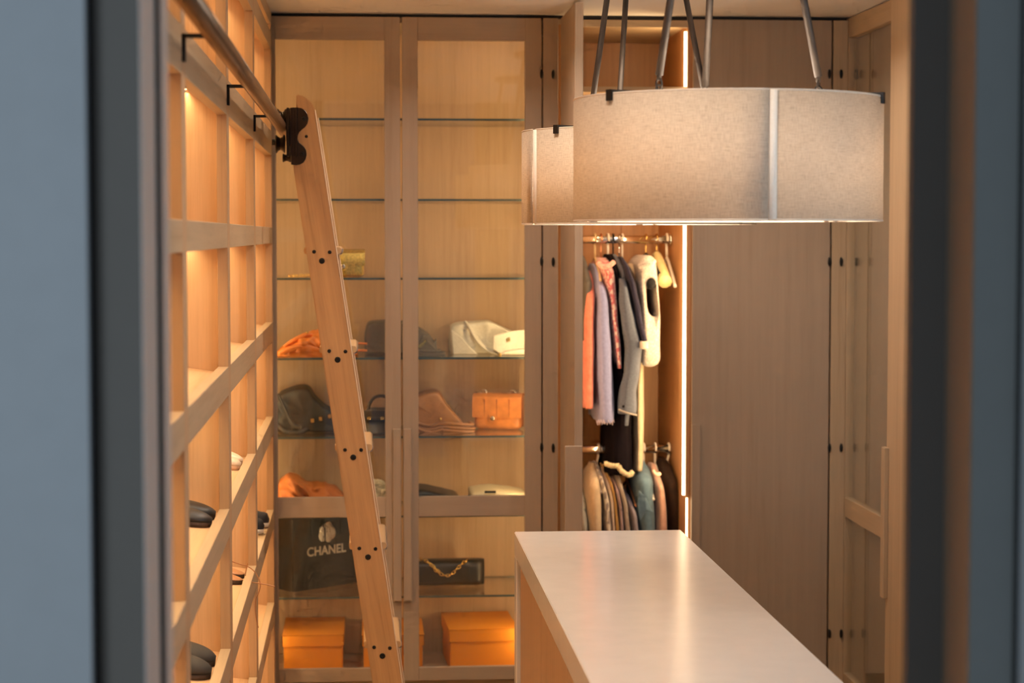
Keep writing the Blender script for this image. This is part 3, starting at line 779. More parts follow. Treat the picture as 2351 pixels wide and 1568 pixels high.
# orange croc bag
om = plain('orange_crocodile_leather', (0.70, 0.24, 0.05), 0.32, 0, 0.18, 30, coat=0.2, bump=0.3)
ob = flap_bag('handbag', 'orange crocodile flap handbag with silver clasp, standing at the right end of its shelf', 1089, 1203, 906, 988, 1004, YB+0.31, 0.075, om, CHROME, 3, split=0.66, seam_mat=leather('orange_seam', (0.36, 0.09, 0.015), 0.6))
ob.rotation_euler = (0, 0, math.radians(-16))
for px in (1110, 1178):
    c = at(px, 906, YB+0.31); zt = SHZ[1004]+(at(0, 906, YB+.31).z-at(0, 988, YB+.31).z)
    MB().tube([(c.x+0.011*math.cos(a*PI/6), c.y, zt+0.006+0.008*math.sin(a*PI/6)) for a in range(12)], 0.0028, 6, loop=True).build('ring', CHROME, ob, smooth=True)
# soft collapsed bags
def soft_bag(label, outline, shelf, Y, depth, mat, folds=0.006, fscale=14, seed=0.0, square=0.55, group=None, sm=1, lean=0.0, cat='handbag', name='handbag'):
    xs = [p[0] for p in outline]
    t = thing(name, (X_(sum(xs)/len(xs), Y), Y, SHZ[shelf]), label, cat, group)
    pillow(outline, Y, depth, SHZ[shelf], folds, fscale, seed=seed, square=square, sm=sm, lean=lean).build('body', mat, t, smooth=True)
    return t
ol = leather('orange_soft_leather', (0.72, 0.20, 0.03), 0.45)
o1 = soft_bag('orange soft leather pouch slumped on the shelf below the gold bag', [(634, 818), (640, 803), (665, 787), (700, 768), (740, 755), (775, 765), (800, 790), (815, 800), (822, 818)], 823, YB+0.17, 0.20, ol, 0.018, 17, 2.0, 0.8, sm=1)
MB().tube(spline(P3([(640, 812, 7.37), (672, 800, 7.365), (700, 797, 7.37), (735, 803, 7.372), (770, 811, 7.375)]), 6), [0.007+0.006*math.sin(k/24*PI) for k in range(25)], 8).build('gathered_edge', ol, o1, smooth=True)
MB().tube(spline(P3([(652, 795, 7.39), (680, 779, 7.39), (712, 768, 7.40), (745, 776, 7.40)]), 6), [0.004+0.006*math.sin(k/18*PI) for k in range(19)], 8).build('fold', ol, o1, smooth=True)
for a in (788, 804):
    MB().tube(P3([(800, a, 7.42), (843, a+1, 7.42)]), 0.004, 8).build('strap', ol, o1, smooth=True)
c = at(705, 764, 7.39); MB().lathe(c, (0, -1, 0), [(0, 0.004), (0.004, 0.004), (0.006, 0.002)], 12).build('stud', GOLD, o1, smooth=True)
DYO = 0.13
tm = leather('taupe_leather', (0.17, 0.135, 0.10), 0.5)
t1 = soft_bag('taupe leather tote lying on its side behind the door stiles', [(838, 818), (837, 770), (842, 742), (852, 737), (890, 735), (930, 738), (965, 755), (990, 775), (1003, 800), (1004, 818)], 823, YB+0.34, 0.19, tm, 0.004, 9, 5.0, 0.2)
MB().prism(P3([(962, 785, 7.40), (972, 772, 7.40), (990, 770, 7.41), (996, 790, 7.42), (1002, 776, 7.43), (1004, 806, 7.42), (965, 808, 7.40)]), (0, 0.03, 0)).build('side_flap', tm, t1, bevel=0.002)
MB().prism(P3([(959, 795, 7.395), (977, 779, 7.395), (980, 784, 7.395), (964, 800, 7.395)]), (0, -0.003, 0)).build('brass_tag', GOLD, t1)
for k, (a, b) in enumerate(((806, 1010), (812, 1020), (818, 1028))):
    MB().tube(spline(P3([(925, a-4, 7.42), (962, a, 7.40), (995, a+1, 7.39), (b, a-1, 7.40), (b-10, a-4, 7.45)]), 6), 0.0052, 8).build('strap', tm, t1, smooth=True)
wm = leather('white_leather', (0.74, 0.68, 0.56), 0.45)
w1 = soft_bag('large white leather tote lying on its side with a strap across', [(1032, 815), (1031, 770), (1033, 748), (1045, 742), (1085, 738), (1122, 735), (1150, 750), (1185, 768), (1200, 790), (1203, 815)], 823, YB+0.34, 0.19, wm, 0.005, 10, 8.0, 0.2)
MB().tube(spline(P3([(1068, 738, 7.42), (1078, 752, 7.40), (1095, 782, 7.385), (1120, 805, 7.375), (1145, 812, 7.372)]), 8), 0.0055, 8).build('strap', wm, w1, smooth=True)
MB().tube(spline(P3([(1075, 742, 7.43), (1092, 770, 7.40), (1112, 795, 7.385), (1138, 808, 7.38)]), 8), 0.004, 8).build('strap', wm, w1, smooth=True)
MB().prism(P3([(1035, 756, 7.395), (1060, 775, 7.385), (1080, 798, 7.38), (1098, 814, 7.38), (1040, 814, 7.39)]), (0, 0.012, 0)).build('gusset', wm, w1, bevel=0.003)
DYO = 0.10
w2 = thing('handbag', (X_(1170, 7.49), 7.49, SHZ[823]), 'small white flap bag with a brass plate propped open beside the white tote', 'handbag')
zz = 0.0
def lift(l): return [p+Vector((0, 0, zz)) for p in P3(l)]
MB().prism(lift([(1133, 771, 7.385), (1170, 761, 7.39), (1205, 757, 7.40), (1205, 800, 7.39), (1150, 813, 7.375), (1142, 808, 7.375), (1131, 802, 7.378)]), (0, 0.006, 0)).build('flap', wm, w2, bevel=0.002)
pillow([(1140, 817), (1160, 805), (1200, 799), (1212, 806), (1212, 817)], 7.50, 0.07, SHZ[823], 0.002, 12).build('body', wm, w2, smooth=True)
MB().prism(lift([(1163, 777, 7.3835), (1171, 775, 7.384), (1171, 783, 7.383), (1163, 785, 7.3825)]), (0, -0.003, 0)).build('plate', GOLD, w2)
MB().lathe(at(1148, 814, 7.46)+Vector((0, 0, zz)), (0, -1, 0), [(0, 0.006), (0.003, 0.005), (0.004, 0.003)], 12).build('clasp', GOLD, w2, smooth=True)
# row with the dark bags
DYO = 0.08
dm = leather('charcoal_leather', (0.028, 0.026, 0.024), 0.5)
d1 = soft_bag('charcoal leather tote lying on its side at the far left of its shelf', [(634, 996), (632, 925), (640, 905), (670, 890), (700, 884), (712, 890), (722, 912), (745, 935), (770, 950), (790, 985), (790, 997)], 1004, YB+0.30, 0.20, dm, 0.004, 9, 3.3, 0.2)
MB().tube(spline(P3([(638, 905, 7.40), (650, 930, 7.385), (664, 960, 7.375), (674, 975, 7.37), (690, 982, 7.368)]), 7), [0.005+0.004*k/28 for k in range(29)], 8).build('handle', dm, d1, smooth=True)
MB().tube(spline(P3([(636, 975, 7.38), (652, 988, 7.372), (672, 993, 7.368), (694, 991, 7.37), (708, 984, 7.38)]), 7), 0.009, 8).build('handle', dm, d1, smooth=True)
for px, py in ((712, 966), (731, 962), (752, 956)):
    MB().box(*[v for ab in ((at(px-4, 0, 7.46).x, at(px+4, 0, 7.46).x), (7.47, 7.50), (at(px, py+5, 7.46).z, at(px, py-4, 7.46).z)) for v in ab]).build('buckle', GOLD, d1, bevel=0.001)
vm = leather('dark_olive_leather', (0.075, 0.052, 0.030), 0.4)
v1 = thing('handbag', (X_(872, 7.45), 7.45, SHZ[1004]), 'dark olive top-handle bag with gold hardware, half behind the door stile', 'handbag')
a, b = at(833, 985, 7.45), at(915, 926, 7.45); hz_ = b.z-a.z
mbx = MB(); zz0 = SHZ[1004]
rs = []
for i in range(12):
    t_ = i/11; w_ = (b.x-a.x)/2*(1-0.22*t_); d_ = 0.075*(1-0.72*t_)
    rs.append([((a.x+b.x)/2+w_*math.copysign(abs(math.cos(q*PI/12))**0.3, math.cos(q*PI/12)), 7.46+d_*math.copysign(abs(math.sin(q*PI/12))**0.3, math.sin(q*PI/12)), zz0+0.001+hz_*t_) for q in range(24)])
mbx.rings(rs).build('body', vm, v1, smooth=True)
B(a.x+0.005, b.x-0.005, 7.405, 7.415, zz0+hz_*0.55, zz0+hz_*0.98).build('flap', vm, v1, bevel=0.003)
B(a.x+0.002, b.x-0.002, 7.398, 7.404, zz0+hz_*0.60, zz0+hz_*0.70).build('belt', vm, v1, bevel=0.001)
for px in (846, 876): B(X_(px-3, 7.4), X_(px+4, 7.4), 7.393, 7.398, zz0+hz_*0.60, zz0+hz_*0.72).build('buckle', GOLD, v1, bevel=0.001)
ctr = (a.x+b.x)/2
MB().tube([(ctr+0.045*math.cos(k*PI/12), 7.44, zz0+hz_*0.98+0.05*math.sin(k*PI/12)) for k in range(13)], 0.006, 8).build('handle', vm, v1, smooth=True)
DYO = 0.13
km = leather('tan_leather', (0.42, 0.19, 0.075), 0.42)
k1 = soft_bag('tan leather bag collapsed with folded handles beside the orange crocodile bag', [(938, 990), (938, 918), (962, 905), (985, 897), (1003, 895), (1012, 902), (1025, 930), (1045, 955), (1062, 975), (1064, 990)], 1004, YB+0.34, 0.18, km, 0.004, 9, 6.1, 0.2)
for k, (py, xe) in enumerate(((975, 1084), (984, 1087), (991, 1086))):
    MB().tube(spline(P3([(955, py-4, 7.40), (985, py+3, 7.385), (1015, py-3, 7.38), (1050, py-1, 7.375), (xe, py, 7.385), (xe-6, py-6, 7.42)]), 7), 0.0062, 8).build('handle', km, k1, smooth=True)
for q in (((950, 978), (968, 988), (990, 992)), ((985, 993), (1005, 989), (1018, 985))):
    MB().tube(spline(P3([(x, y, 7.372) for x, y in q]), 6), 0.005, 8).build('strap', km, k1, smooth=True)
c = at(1011, 962, 7.50); MB().lathe(c, (0, -1, 0), [(0, 0.007), (0.004, 0.006), (0.008, 0.003)], 12).build('clasp', GOLD, k1, smooth=True)
# row behind the middle door rail
DYO = 0.0
o2 = soft_bag('brownish-orange dust bag crumpled on the shelf above the black shopping bag', [(632, 1182), (634, 1140), (640, 1118), (655, 1092), (668, 1085), (690, 1100), (705, 1116), (735, 1112), (765, 1122), (790, 1140), (800, 1182)], 1186, YB+0.19, 0.20, leather('burnt_orange_cloth', (0.50, 0.15, 0.03), 0.65), 0.020, 17, 11.0, 0.8, cat='dust bag', name='dust_bag')
f1 = soft_bag('fluffy white furry pouch just right of the ladder', [(848, 1182), (846, 1130), (852, 1108), (866, 1102), (884, 1112), (897, 1125), (905, 1182)], 1186, YB+0.19, 0.12, cloth('white_fur', (0.72, 0.65, 0.53), (0.5, 0.43, 0.33), 'tweed', 130, 1.0, 0.6), 0.014, 60, 1.0, 0.6, cat='pouch', name='fur_pouch')
bm_ = leather('black_leather', (0.022, 0.019, 0.017), 0.35)
k2 = soft_bag('flat black clutch lying on the shelf behind the middle rail', [(930, 1182), (932, 1125), (962, 1116), (985, 1119), (1050, 1138), (1060, 1160), (1060, 1182)], 1186, YB+0.20, 0.24, bm_, 0.002, 9, 1.2, 0.3, cat='clutch', name='clutch_bag')
k3 = soft_bag('flat cream clutch with a small dark logo plate behind the middle rail', [(1078, 1182), (1078, 1126), (1100, 1120), (1128, 1117), (1165, 1122), (1206, 1131), (1206, 1182)], 1186, YB+0.20, 0.24, leather('cream_leather', (0.70, 0.60, 0.40), 0.45), 0.002, 9, 4.2, 0.3, cat='clutch', name='clutch_bag')
B(X_(1112, 7.38), X_(1138, 7.38), 7.372, 7.377, Z_(1131, 7.38), Z_(1126, 7.38)).build('logo_plate', BLACKM, k3)
# black chain bag
k4 = thing('handbag', (X_(1030, 7.58), 7.58, SHZ[1371]), 'black leather bag with a gold chain draped over its front', 'handbag')
a, b = at(930, 1348, 7.56), at(1112, 1286, 7.56)
z0 = SHZ[1371]; rs = []
for i in range(25):
    t_ = i/24; x = a.x+(b.x-a.x)*t_; e = min(1, 0.5+0.5*math.sqrt(min(1, min(t_, 1-t_)*14)))
    rs.append([(x, 7.58+0.045*e*math.copysign(abs(math.cos(q*PI/12))**0.6, math.cos(q*PI/12)), z0+0.001+(b.z-a.z)/2+(b.z-a.z)/2*math.copysign(abs(math.sin(q*PI/12))**0.6, math.sin(q*PI/12))*(0.97+0.03*e)) for q in range(24)])
MB().rings(rs).build('body', bm_, k4, smooth=True)
DYO = 0.125
chain(k4, P3([(950, 1284, 7.43), (975, 1286, 7.42), (990, 1297, 7.405), (1003, 1312, 7.40), (1020, 1321, 7.398), (1035, 1319, 7.398), (1050, 1305, 7.40), (1065, 1291, 7.41), (1076, 1286, 7.44)]), 0.0075, GOLD, 'chain_strap', 0.0024)
chain(k4, P3([(988, 1292, 7.41), (1000, 1306, 7.402), (1012, 1316, 7.398)]), 0.007, GOLD, 'chain_strap', 0.0022)

DYO = 0.0
# ================================================================== SHOPPING BAG
sbm = plain('black_paper', (0.018, 0.015, 0.013), 0.38, 0, 0.05, 20)
whm = plain('white_print', (0.80, 0.75, 0.66), 0.7)
SZ = SHZ[1371]
cn = at(672, 1352, 7.46); near = Vector((cn.x, 7.46, SZ))
ang = math.radians(38); du = Vector((math.cos(ang), math.sin(ang), 0)); dv = Vector((-math.cos(math.radians(52)), math.sin(math.radians(52)), 0))
sb = thing('shopping_bag', near+du*0.15, 'black paper shopping bag with white lettering and a white flower', 'shopping bag')
SW, SD, SHH = 0.335, 0.115, 0.272
fr4 = [near+Vector((0, 0, 0.001)), near+du*SW+Vector((0, 0, 0.001)), near+du*SW+dv*SD+Vector((0, 0, 0.001)), near+dv*SD+Vector((0, 0, 0.001))]
bag = MB(); top = [p+Vector((0, 0, SHH)) for p in fr4]
gm_ = (fr4[0]+fr4[3])/2+du*0.014
bag.add(fr4+top, [(0, 3, 2, 1), (0, 1, 5, 4), (1, 2, 6, 5), (2, 3, 7, 6), (3, 0, 4, 7)])
bag.build('body', sbm, sb, solid=0.0012)
nrm = Vector((du.y, -du.x, 0))
txc = bpy.data.curves.new('lettering', 'FONT'); txc.body = 'CHANEL'; txc.size = 0.047; txc.extrude = 0.0002; txc.offset = 0.0011; txc.align_x = 'CENTER'; txc.space_character = 1.02
tmp = bpy.data.objects.new('tmp_text', txc); COL.objects.link(tmp)
dgp = bpy.context.evaluated_depsgraph_get(); tme = bpy.data.meshes.new_from_object(tmp.evaluated_get(dgp)); tme.name = 'lettering'
bpy.data.objects.remove(tmp)
tme.materials.clear(); tme.materials.append(whm)
up = Vector((0, 0, 1)); org = near+du*0.158+Vector((0, 0, 0.128))+nrm*0.0012
for vv in tme.vertices: q = vv.co.copy(); vv.co = org+du*q.x+up*q.y+nrm*q.z-sb.location
lo_ = bpy.data.objects.new('lettering', tme); COL.objects.link(lo_); lo_.parent = sb
rc = near+du*0.158
MB().add([rc+du*s+up*z+nrm*0.0011 for s, z in ((-0.006, 0.0), (0.006, 0.0), (0.006, SHH), (-0.006, SHH))], [(0, 1, 2, 3)])
fc = rc+up*0.212+nrm*0.004
fl = MB()
for k in range(14):
    a0 = k*2.39996; rr_ = 0.010+0.020*(k/13); cc = fc+du*(rr_*0.75*math.cos(a0))+up*(rr_*0.72*math.sin(a0))
    pr_ = 0.015+0.005*(k/13)
    fl.rings([[cc+du*(pr_*s*math.cos(q*PI/5))+up*(pr_*1.25*s*math.sin(q*PI/5))+nrm*d for q in range(10)] for s, d in ((1, -0.003+0.0002*k), (0.9, 0.001), (0.4, 0.006-0.0002*k))])
fl.build('flower', whm, sb, smooth=True)
B0 = [rc+du*s+up*z+nrm*d for d in (0.0112, 0.0122) for s, z in ((-0.017, 0.165), (-0.012, 0.165), (-0.012, 0.262), (-0.017, 0.262))]
MB().add(B0, [(0, 1, 2, 3), (4, 7, 6, 5), (0, 4, 5, 1), (2, 6, 7, 3), (1, 5, 6, 2), (0, 3, 7, 4)]).build('ribbon', sbm, sb)
for s0 in (0.09, 0.225):
    MB().tube([near+du*s0+up*0.20+nrm*0.002, near+du*s0+up*SHH*0.97+nrm*0.002], 0.0022, 6).build('handle_cord', bm_, sb)

sbm.node_tree.nodes['Principled BSDF'].inputs['Specular IOR Level'].default_value = 0.25
# ================================================================== ORANGE BOXES
bxm = plain('orange_card', (0.88, 0.29, 0.012), 0.6, 0, 0.03, 8)
def gift_box(px0, px1, pyt, pyl, Y, depth, label, rot=0.0):
    a = at(px0, 1533, Y); b = at(px1, pyt, Y); zb = ZBOT+0.0006
    zt = b.z; zl = at(px0, pyl, Y).z; w = b.x-a.x; hh = zt-zb
    t = thing('gift_box', (a.x+w/2, Y+depth/2, zb), label, 'box', 'orange gift boxes at the bottom of the glass cabinet')
    t.rotation_euler = (0, 0, rot)
    B(a.x+0.006, b.x-0.006, Y+0.006, Y+depth-0.006, zb, zt-0.004).build('body', bxm, t, bevel=0.0012)
    m = MB().box(a.x, b.x, Y, Y+depth, zt-0.003, zt)
    for q in ((a.x, b.x, Y, Y+0.0025), (a.x, b.x, Y+depth-0.0025, Y+depth), (a.x, a.x+0.0025, Y, Y+depth), (b.x-0.0025, b.x, Y, Y+depth)):
        m.box(*q, zl, zt-0.001)
    m.build('lid', bxm, t)
    return t
gift_box(648, 790, 1457, 1485, 7.40, 0.35, 'orange lidded box at the left, below the black shopping bag')
gift_box(831, 974, 1457, 1484, 7.42, 0.33, 'middle orange lidded box, half hidden by the ladder and door stiles')
gift_box(1026, 1186, 1443, 1474, 7.39, 0.345, 'largest orange lidded box, at the right beside the island', 0.05)

# ================================================================== SHOES
def shoe(label, toe, shelf_z, L, Wd, Hh, mat, sole_mat, kind='flat', yaw=0.0, group=None, cat='shoe', lift_=0.0, slope=0.0, name='shoe'):
    """toe at +x; upper grown from sections heel to toe"""
    t = thing(name, (toe[0], toe[1], shelf_z+lift_), label, cat, group)
    o = Vector((toe[0]-L, toe[1], shelf_z+lift_)); wfun = lambda s: Wd/2*(0.62+0.50*math.sin(min(1, s*1.25)*PI*0.62)) * (1 if s < 0.78 else math.sqrt(max(0.02, 1-((s-0.78)/0.225)**2)))
    sol = 0.012 if kind != 'sneaker' else 0.016
    ang_ = slope
    def T(x, y, z):
        return o+Vector((x+math.sin(ang_)*z, y, z+(L-x)*math.tan(ang_)))
    n_ = 26; sole = []
    S = [i/n_ for i in range(n_+1)]
    for s in S:
        w = max(0.004, wfun(s)); sole.append([T(L*s, w*c_, z) for c_, z in ((-0.94, 0.0005), (-1.03, sol*0.5), (-1.0, sol), (1.0, sol), (1.03, sol*0.5), (0.94, 0.0005))])
    MB().rings(sole).build('sole', sole_mat, t, smooth=(kind == 'sneaker'))
    up_ = []
    for s in S:
        w = max(0.004, wfun(s))*0.97
        if kind == 'sneaker': hprof = Hh*(0.42+0.58*(1-min(1, max(0, (s-0.30)/0.55))**1.3)) if s < 0.93 else Hh*0.42*math.sqrt(max(0.05, 1-((s-0.93)/0.075)**2))
        elif kind == 'sandal': hprof = Hh*0.35*math.sin(max(0.02, min(1, (1.02-s)/0.45))*PI*0.5) if s > 0.6 else 0.002
        else: hprof = Hh*(0.55+0.45*abs(math.cos(s*PI*0.9))) if s < 0.55 else Hh*0.72*math.sqrt(max(0.03, 1-((s-0.55)/0.47)**2.2))
        top_open = kind in ('flat', 'loafer') and s < 0.60
        ring = []
        for q in range(17):
            a_ = PI*q/16; c_, sn = math.cos(a_), math.sin(a_)
            zz_ = hprof*(sn**0.7 if sn > 0 else 0)
            if top_open and 4 < q < 12: zz_ = min(zz_, 0.006+hprof*0.1)
            ring.append(T(L*s, w*c_, sol+zz_))
        up_.append(ring)
    MB().rings(up_, True, True).build('upper', mat, t, smooth=True)
    if kind == 'loafer':
        band = []
        for s in (0.56, 0.60, 0.66):
            w = wfun(s)*0.985
            band.append([T(L*s, w*math.cos(PI*q/12), sol+Hh*0.75*(math.sin(PI*q/12)**0.7)+0.002) for q in range(13)])
        MB().rings(band, False, False).build('strap', mat, t, smooth=True, solid=0.003)
        hl = [T(x, y, z) for x, y, z in ((0, -Wd*0.3, -0.0), (L*0.22, -Wd*0.33, 0), (L*0.22, Wd*0.33, 0), (0, Wd*0.3, 0))]
    if kind == 'sneaker':
        m = MB()
        tc_ = [[T(L*s, max(0.004, wfun(s))*1.0*math.cos(PI*q/16), sol+Hh*0.26*(math.sin(PI*q/16)**0.5)*math.sqrt(max(0.05, 1-((s-0.80)/0.21)**2))) for q in range(17)] for s in (0.82, 0.87, 0.92, 0.96, 0.985, 1.0)]
        m.rings(tc_).build('toe_cap', nvr, t, smooth=True)
        lc = MB()
        for s in (0.42, 0.50, 0.58, 0.66):
            w = wfun(s)*0.5; hh_ = Hh*(0.42+0.58*(1-min(1, max(0, (s-0.30)/0.55))**1.3))
            lc.tube([T(L*s, w*c_, sol+hh_*(0.98-0.15*c_*c_)+0.003) for c_ in (-1, -0.5, 0, 0.5, 1)], 0.0022, 6)
        lc.build('laces', whm2, t, smooth=True)
    if kind == 'sandal':
        for s in (0.30, 0.48):
            MB().rings([[T(L*(s+d), wfun(s)*0.98*math.cos(PI*q/12), sol+Hh*0.8*math.sin(PI*q/12)) for q in range(13)] for d in (0, 0.06)], False, False).build('strap', mat, t, smooth=True, solid=0.003)
    return t
nvr = plain('navy_rubber', (0.02, 0.022, 0.035), 0.5)
whm2 = plain('white_rubber', (0.75, 0.72, 0.68), 0.6)
blk = leather('black_shoe_leather', (0.016, 0.014, 0.013), 0.42)
nud = leather('nude_leather', (0.62, 0.42, 0.28), 0.4); nst = leather('pale_nude_leather', (0.70, 0.56, 0.42), 0.35)
tan = leather('tan_shoe_leather', (0.42, 0.20, 0.09), 0.4); drk = leather('dark_suede', (0.030, 0.026, 0.024), 0.75)
brs = leather('dark_brown_sole', (0.05, 0.028, 0.018), 0.6)
sdl = plain('black_knit', (0.016, 0.016, 0.022), 0.85, 0, 0.3, 200)
def slx(y): return SX-FT-0.004+RO(y)
def slz(i): return RT[i][1]-0.014
SLP = math.atan(0.05/0.36)
def shelf_shoe(label, y, row, L, Wd, Hh, mat, sm, kind, out=0.0, group=None, lift_=0.0, slope=SLP):
    return shoe(label, (slx(y)+out, y, 0), slz(row)+0.0008, L, Wd, Hh, mat, sm, kind, group=group, lift_=lift_, slope=slope)
shelf_shoe('black leather loafer, farther of its pair, second bay of the shoe shelving', 4.70, 5, 0.25, 0.085, 0.038, blk, brs, 'loafer', group='black loafers')
shelf_shoe('black leather loafer, nearer of its pair, second bay of the shoe shelving', 4.585, 5, 0.25, 0.085, 0.038, blk, brs, 'loafer', group='black loafers')
shelf_shoe('pale nude flat, farther of its pair, on the shelf right of the black loafers', 5.80, 5, 0.24, 0.08, 0.042, nst, nud, 'flat', group='nude flats')
shelf_shoe('pale nude flat, nearer of its pair, on the shelf right of the black loafers', 5.70, 5, 0.24, 0.08, 0.042, nst, nud, 'flat', group='nude flats')
shelf_shoe('black knit sneaker with white toe, farther of its pair in the end bay', 6.78, 6, 0.26, 0.09, 0.075, sdl, whm2, 'sneaker', 0.030, 'black sneakers', 0.016)
shelf_shoe('black knit sneaker with white toe, nearer of its pair in the end bay', 6.63, 6, 0.26, 0.09, 0.075, sdl, whm2, 'sneaker', 0.020, 'black sneakers', 0.016)
shelf_shoe('tan leather sandal, farther of its pair, below the nude flats', 5.86, 6, 0.23, 0.075, 0.05, tan, brs, 'sandal', group='tan sandals')
s2 = shelf_shoe('tan leather sandal with long loose laces, below the nude flats', 5.76, 6, 0.23, 0.075, 0.05, tan, brs, 'sandal', group='tan sandals')
for pts in (((530, 1288, 5.70), (552, 1296, 5.72), (570, 1301, 5.74), (584, 1312, 5.74), (594, 1328, 5.74), (598, 1345, 5.74), (592, 1365, 5.74), (587, 1378, 5.74), (586, 1400, 5.74), (589, 1425, 5.74), (593, 1441, 5.74)),
            ((545, 1330, 5.76), (562, 1333, 5.75), (580, 1337, 5.74), (605, 1341, 5.74), (632, 1347, 5.74)), ((563, 1322, 5.76), (565, 1310, 5.755), (568, 1292, 5.75))):
    MB().tube(spline(P3(pts), 5), 0.0016, 6).build('lace', tan, s2, smooth=True)
shelf_shoe('dark grey suede slipper, farther of its pair at the bottom of the picture', 4.66, 6, 0.26, 0.09, 0.055, drk, brs, 'flat', group='dark suede slippers')
shelf_shoe('dark grey suede slipper, nearer of its pair at the bottom of the picture', 4.53, 6, 0.26, 0.09, 0.055, drk, brs, 'flat', group='dark suede slippers')

# ================================================================== CLOTHES
WHP = plain('white_plastic_hanger', (0.78, 0.68, 0.60), 0.4); BKP = plain('black_hanger', (0.006, 0.005, 0.005), 0.9)
YLW = cloth('cream_satin', (0.80, 0.66, 0.32), (0.70, 0.55, 0.24), 'plain', 40, 0.45, 0.1)
COP = plain('copper_hanger', (0.80, 0.38, 0.20), 0.3, 0.9)
def hanger(px, rodz, label, mat, drop=0.075, arm=0.20, fall=0.085, r=0.0035, tilt=0.0, pad=None, front_dx=0.0, group=None):
    x = X_(px, YR, 550 if rodz == ROD1 else 1031)
    t = thing('hanger', (x, YR, rodz-drop), label, 'hanger', group)
    hk = [(x, YR+0.024*math.cos(a), rodz+0.012+0.014*math.sin(a)) for a in [PI*1.15-k*PI*1.15/9 for k in range(10)]]
    pts = [(x, YR-0.026, rodz-0.006)]+[(x, YR-0.022*math.cos(k*PI/8), rodz+0.008+0.013*math.sin(k*PI/8)) for k in range(0, 9)]+[(x, YR+0.020, rodz-0.010), (x, YR+0.004, rodz-0.028), (x+tilt, YR, rodz-drop)]
    hook_m = GOLD if pad else mat
    MB().tube(pts, r*0.8 if pad else r, 8).build('hook', hook_m, t, smooth=True)
    ar = MB(); rr_ = r*1.3 if not pad else pad
    L_ = spline([(x+tilt+front_dx, YR-arm, rodz-drop-fall), (x+tilt+front_dx*0.6, YR-arm*0.6, rodz-drop-fall*0.55), (x+tilt, YR-0.02, rodz-drop-0.006), (x+tilt, YR+0.02, rodz-drop-0.006), (x+tilt-front_dx*0.6, YR+arm*0.6, rodz-drop-fall*0.55), (x+tilt-front_dx, YR+arm, rodz-drop-fall)], 5)
    n_ = len(L_); ar.tube(L_, [rr_*(0.55+0.45*abs(1-2*k/(n_-1))) if pad else rr_ for k in range(n_)], 10)
    ar.build('shoulder', mat, t, smooth=True)
    return t
def garment_rings(prof, Y, wy, wave=0.0, waves=5, seed=0.0, hem=0.0, pw=0.75, close_top=True, sh=0.10, rodz=None):
    """prof: (py, px left, px right); half depth wy grows from the neck to the shoulder line"""
    pr = []
    for i in range(len(prof)-1):
        (a, l0, r0), (b, l1, r1) = prof[i], prof[i+1]; k = max(2, int((b-a)/9))
        for j in range(k): t = j/k; u = t*t*(3-2*t)*0.5+t*0.5; pr.append((a+(b-a)*t, l0+(l1-l0)*u, r0+(r1-r0)*u))
    pr.append(prof[-1])
    z_top = at(prof[0][1], prof[0][0], Y).z; rs = []
    for py, l, r in pr:
        A, Bp = at(l, py, Y-wy*0.6), at(r, py, Y-wy*0.6); z = A.z; cx, hx = (A.x+Bp.x)/2, (Bp.x-A.x)/2
        d = max(0.0, z_top-z); hy = wy*(0.22+0.78*min(1, d/sh)**0.6)
        amp = wave*min(1, d/0.25)
        ring = []
        for q in range(40):
            a = q*2*PI/40; c, s = math.cos(a), math.sin(a)
            f = 1+amp/max(hx, 0.012)*math.sin(waves*a*2+seed+3*mnoise.noise(Vector((seed, z*5, 0))))*0.5
            nn = mnoise.noise(Vector((c*2+seed*3, s*2, z*11)))*0.0045
            ring.append(Vector((cx+(hx*f+nn)*math.copysign(abs(c)**pw, c), Y+hy*math.copysign(abs(s)**pw, s), z+(hem*mnoise.noise(Vector((c*3+seed, s*3, seed))) if py == prof[-1][0] else 0))))
        rs.append(ring)
    return MB().rings(rs)
def garment(name, label, prof, mat, Y=None, wy=0.21, cat='garment', group=None, **kw):
    Y = Y or YR
    m = at((prof[0][1]+prof[0][2])/2, prof[0][0], Y)
    t = thing(name, (m.x, Y, at(0, prof[-1][0], Y).z), label, cat, group)
    garment_rings(prof, Y, wy, **kw).build('body', mat, t, smooth=True)
    return t
def sleeve(parent, prof, Y, d, mat, name='sleeve', **kw):
    return garment_rings(prof, Y, d, sh=0.03, **kw).build(name, mat, parent, smooth=True)

# upper rod, from the open door to the right
garment('jacket', 'dark grey jacket at the far left of the upper rod beside the open door', [(588, 1338, 1346), (610, 1334, 1352), (660, 1332, 1360), (780, 1330, 1358)], cloth('dark_grey_wool', (0.13, 0.12, 0.11), fuzz=0.05), wy=0.20, cat='jacket')
g = garment('sweater', 'coral pink knitted sweater hanging left of the lavender coat', [(622, 1344, 1362), (640, 1337, 1367), (700, 1334, 1366), (800, 1333, 1364), (900, 1333, 1363), (934, 1335, 1362)], cloth('coral_knit', (0.80, 0.24, 0.17), (0.66, 0.16, 0.11), 'plain', 45), wy=0.225, cat='sweater', wave=0.003, hem=0.006)
g = garment('coat', 'lavender wool coat with frayed hem on the upper rod', [(606, 1366, 1372), (625, 1364, 1378), (660, 1362, 1390), (700, 1361, 1399), (770, 1360, 1404), (860, 1362, 1408), (930, 1366, 1411), (966, 1369, 1410)], cloth('lavender_wool', (0.30, 0.31, 0.56), (0.25, 0.26, 0.48), 'plain', 90), wy=0.235, cat='coat', wave=0.004, hem=0.010)
fr = MB()
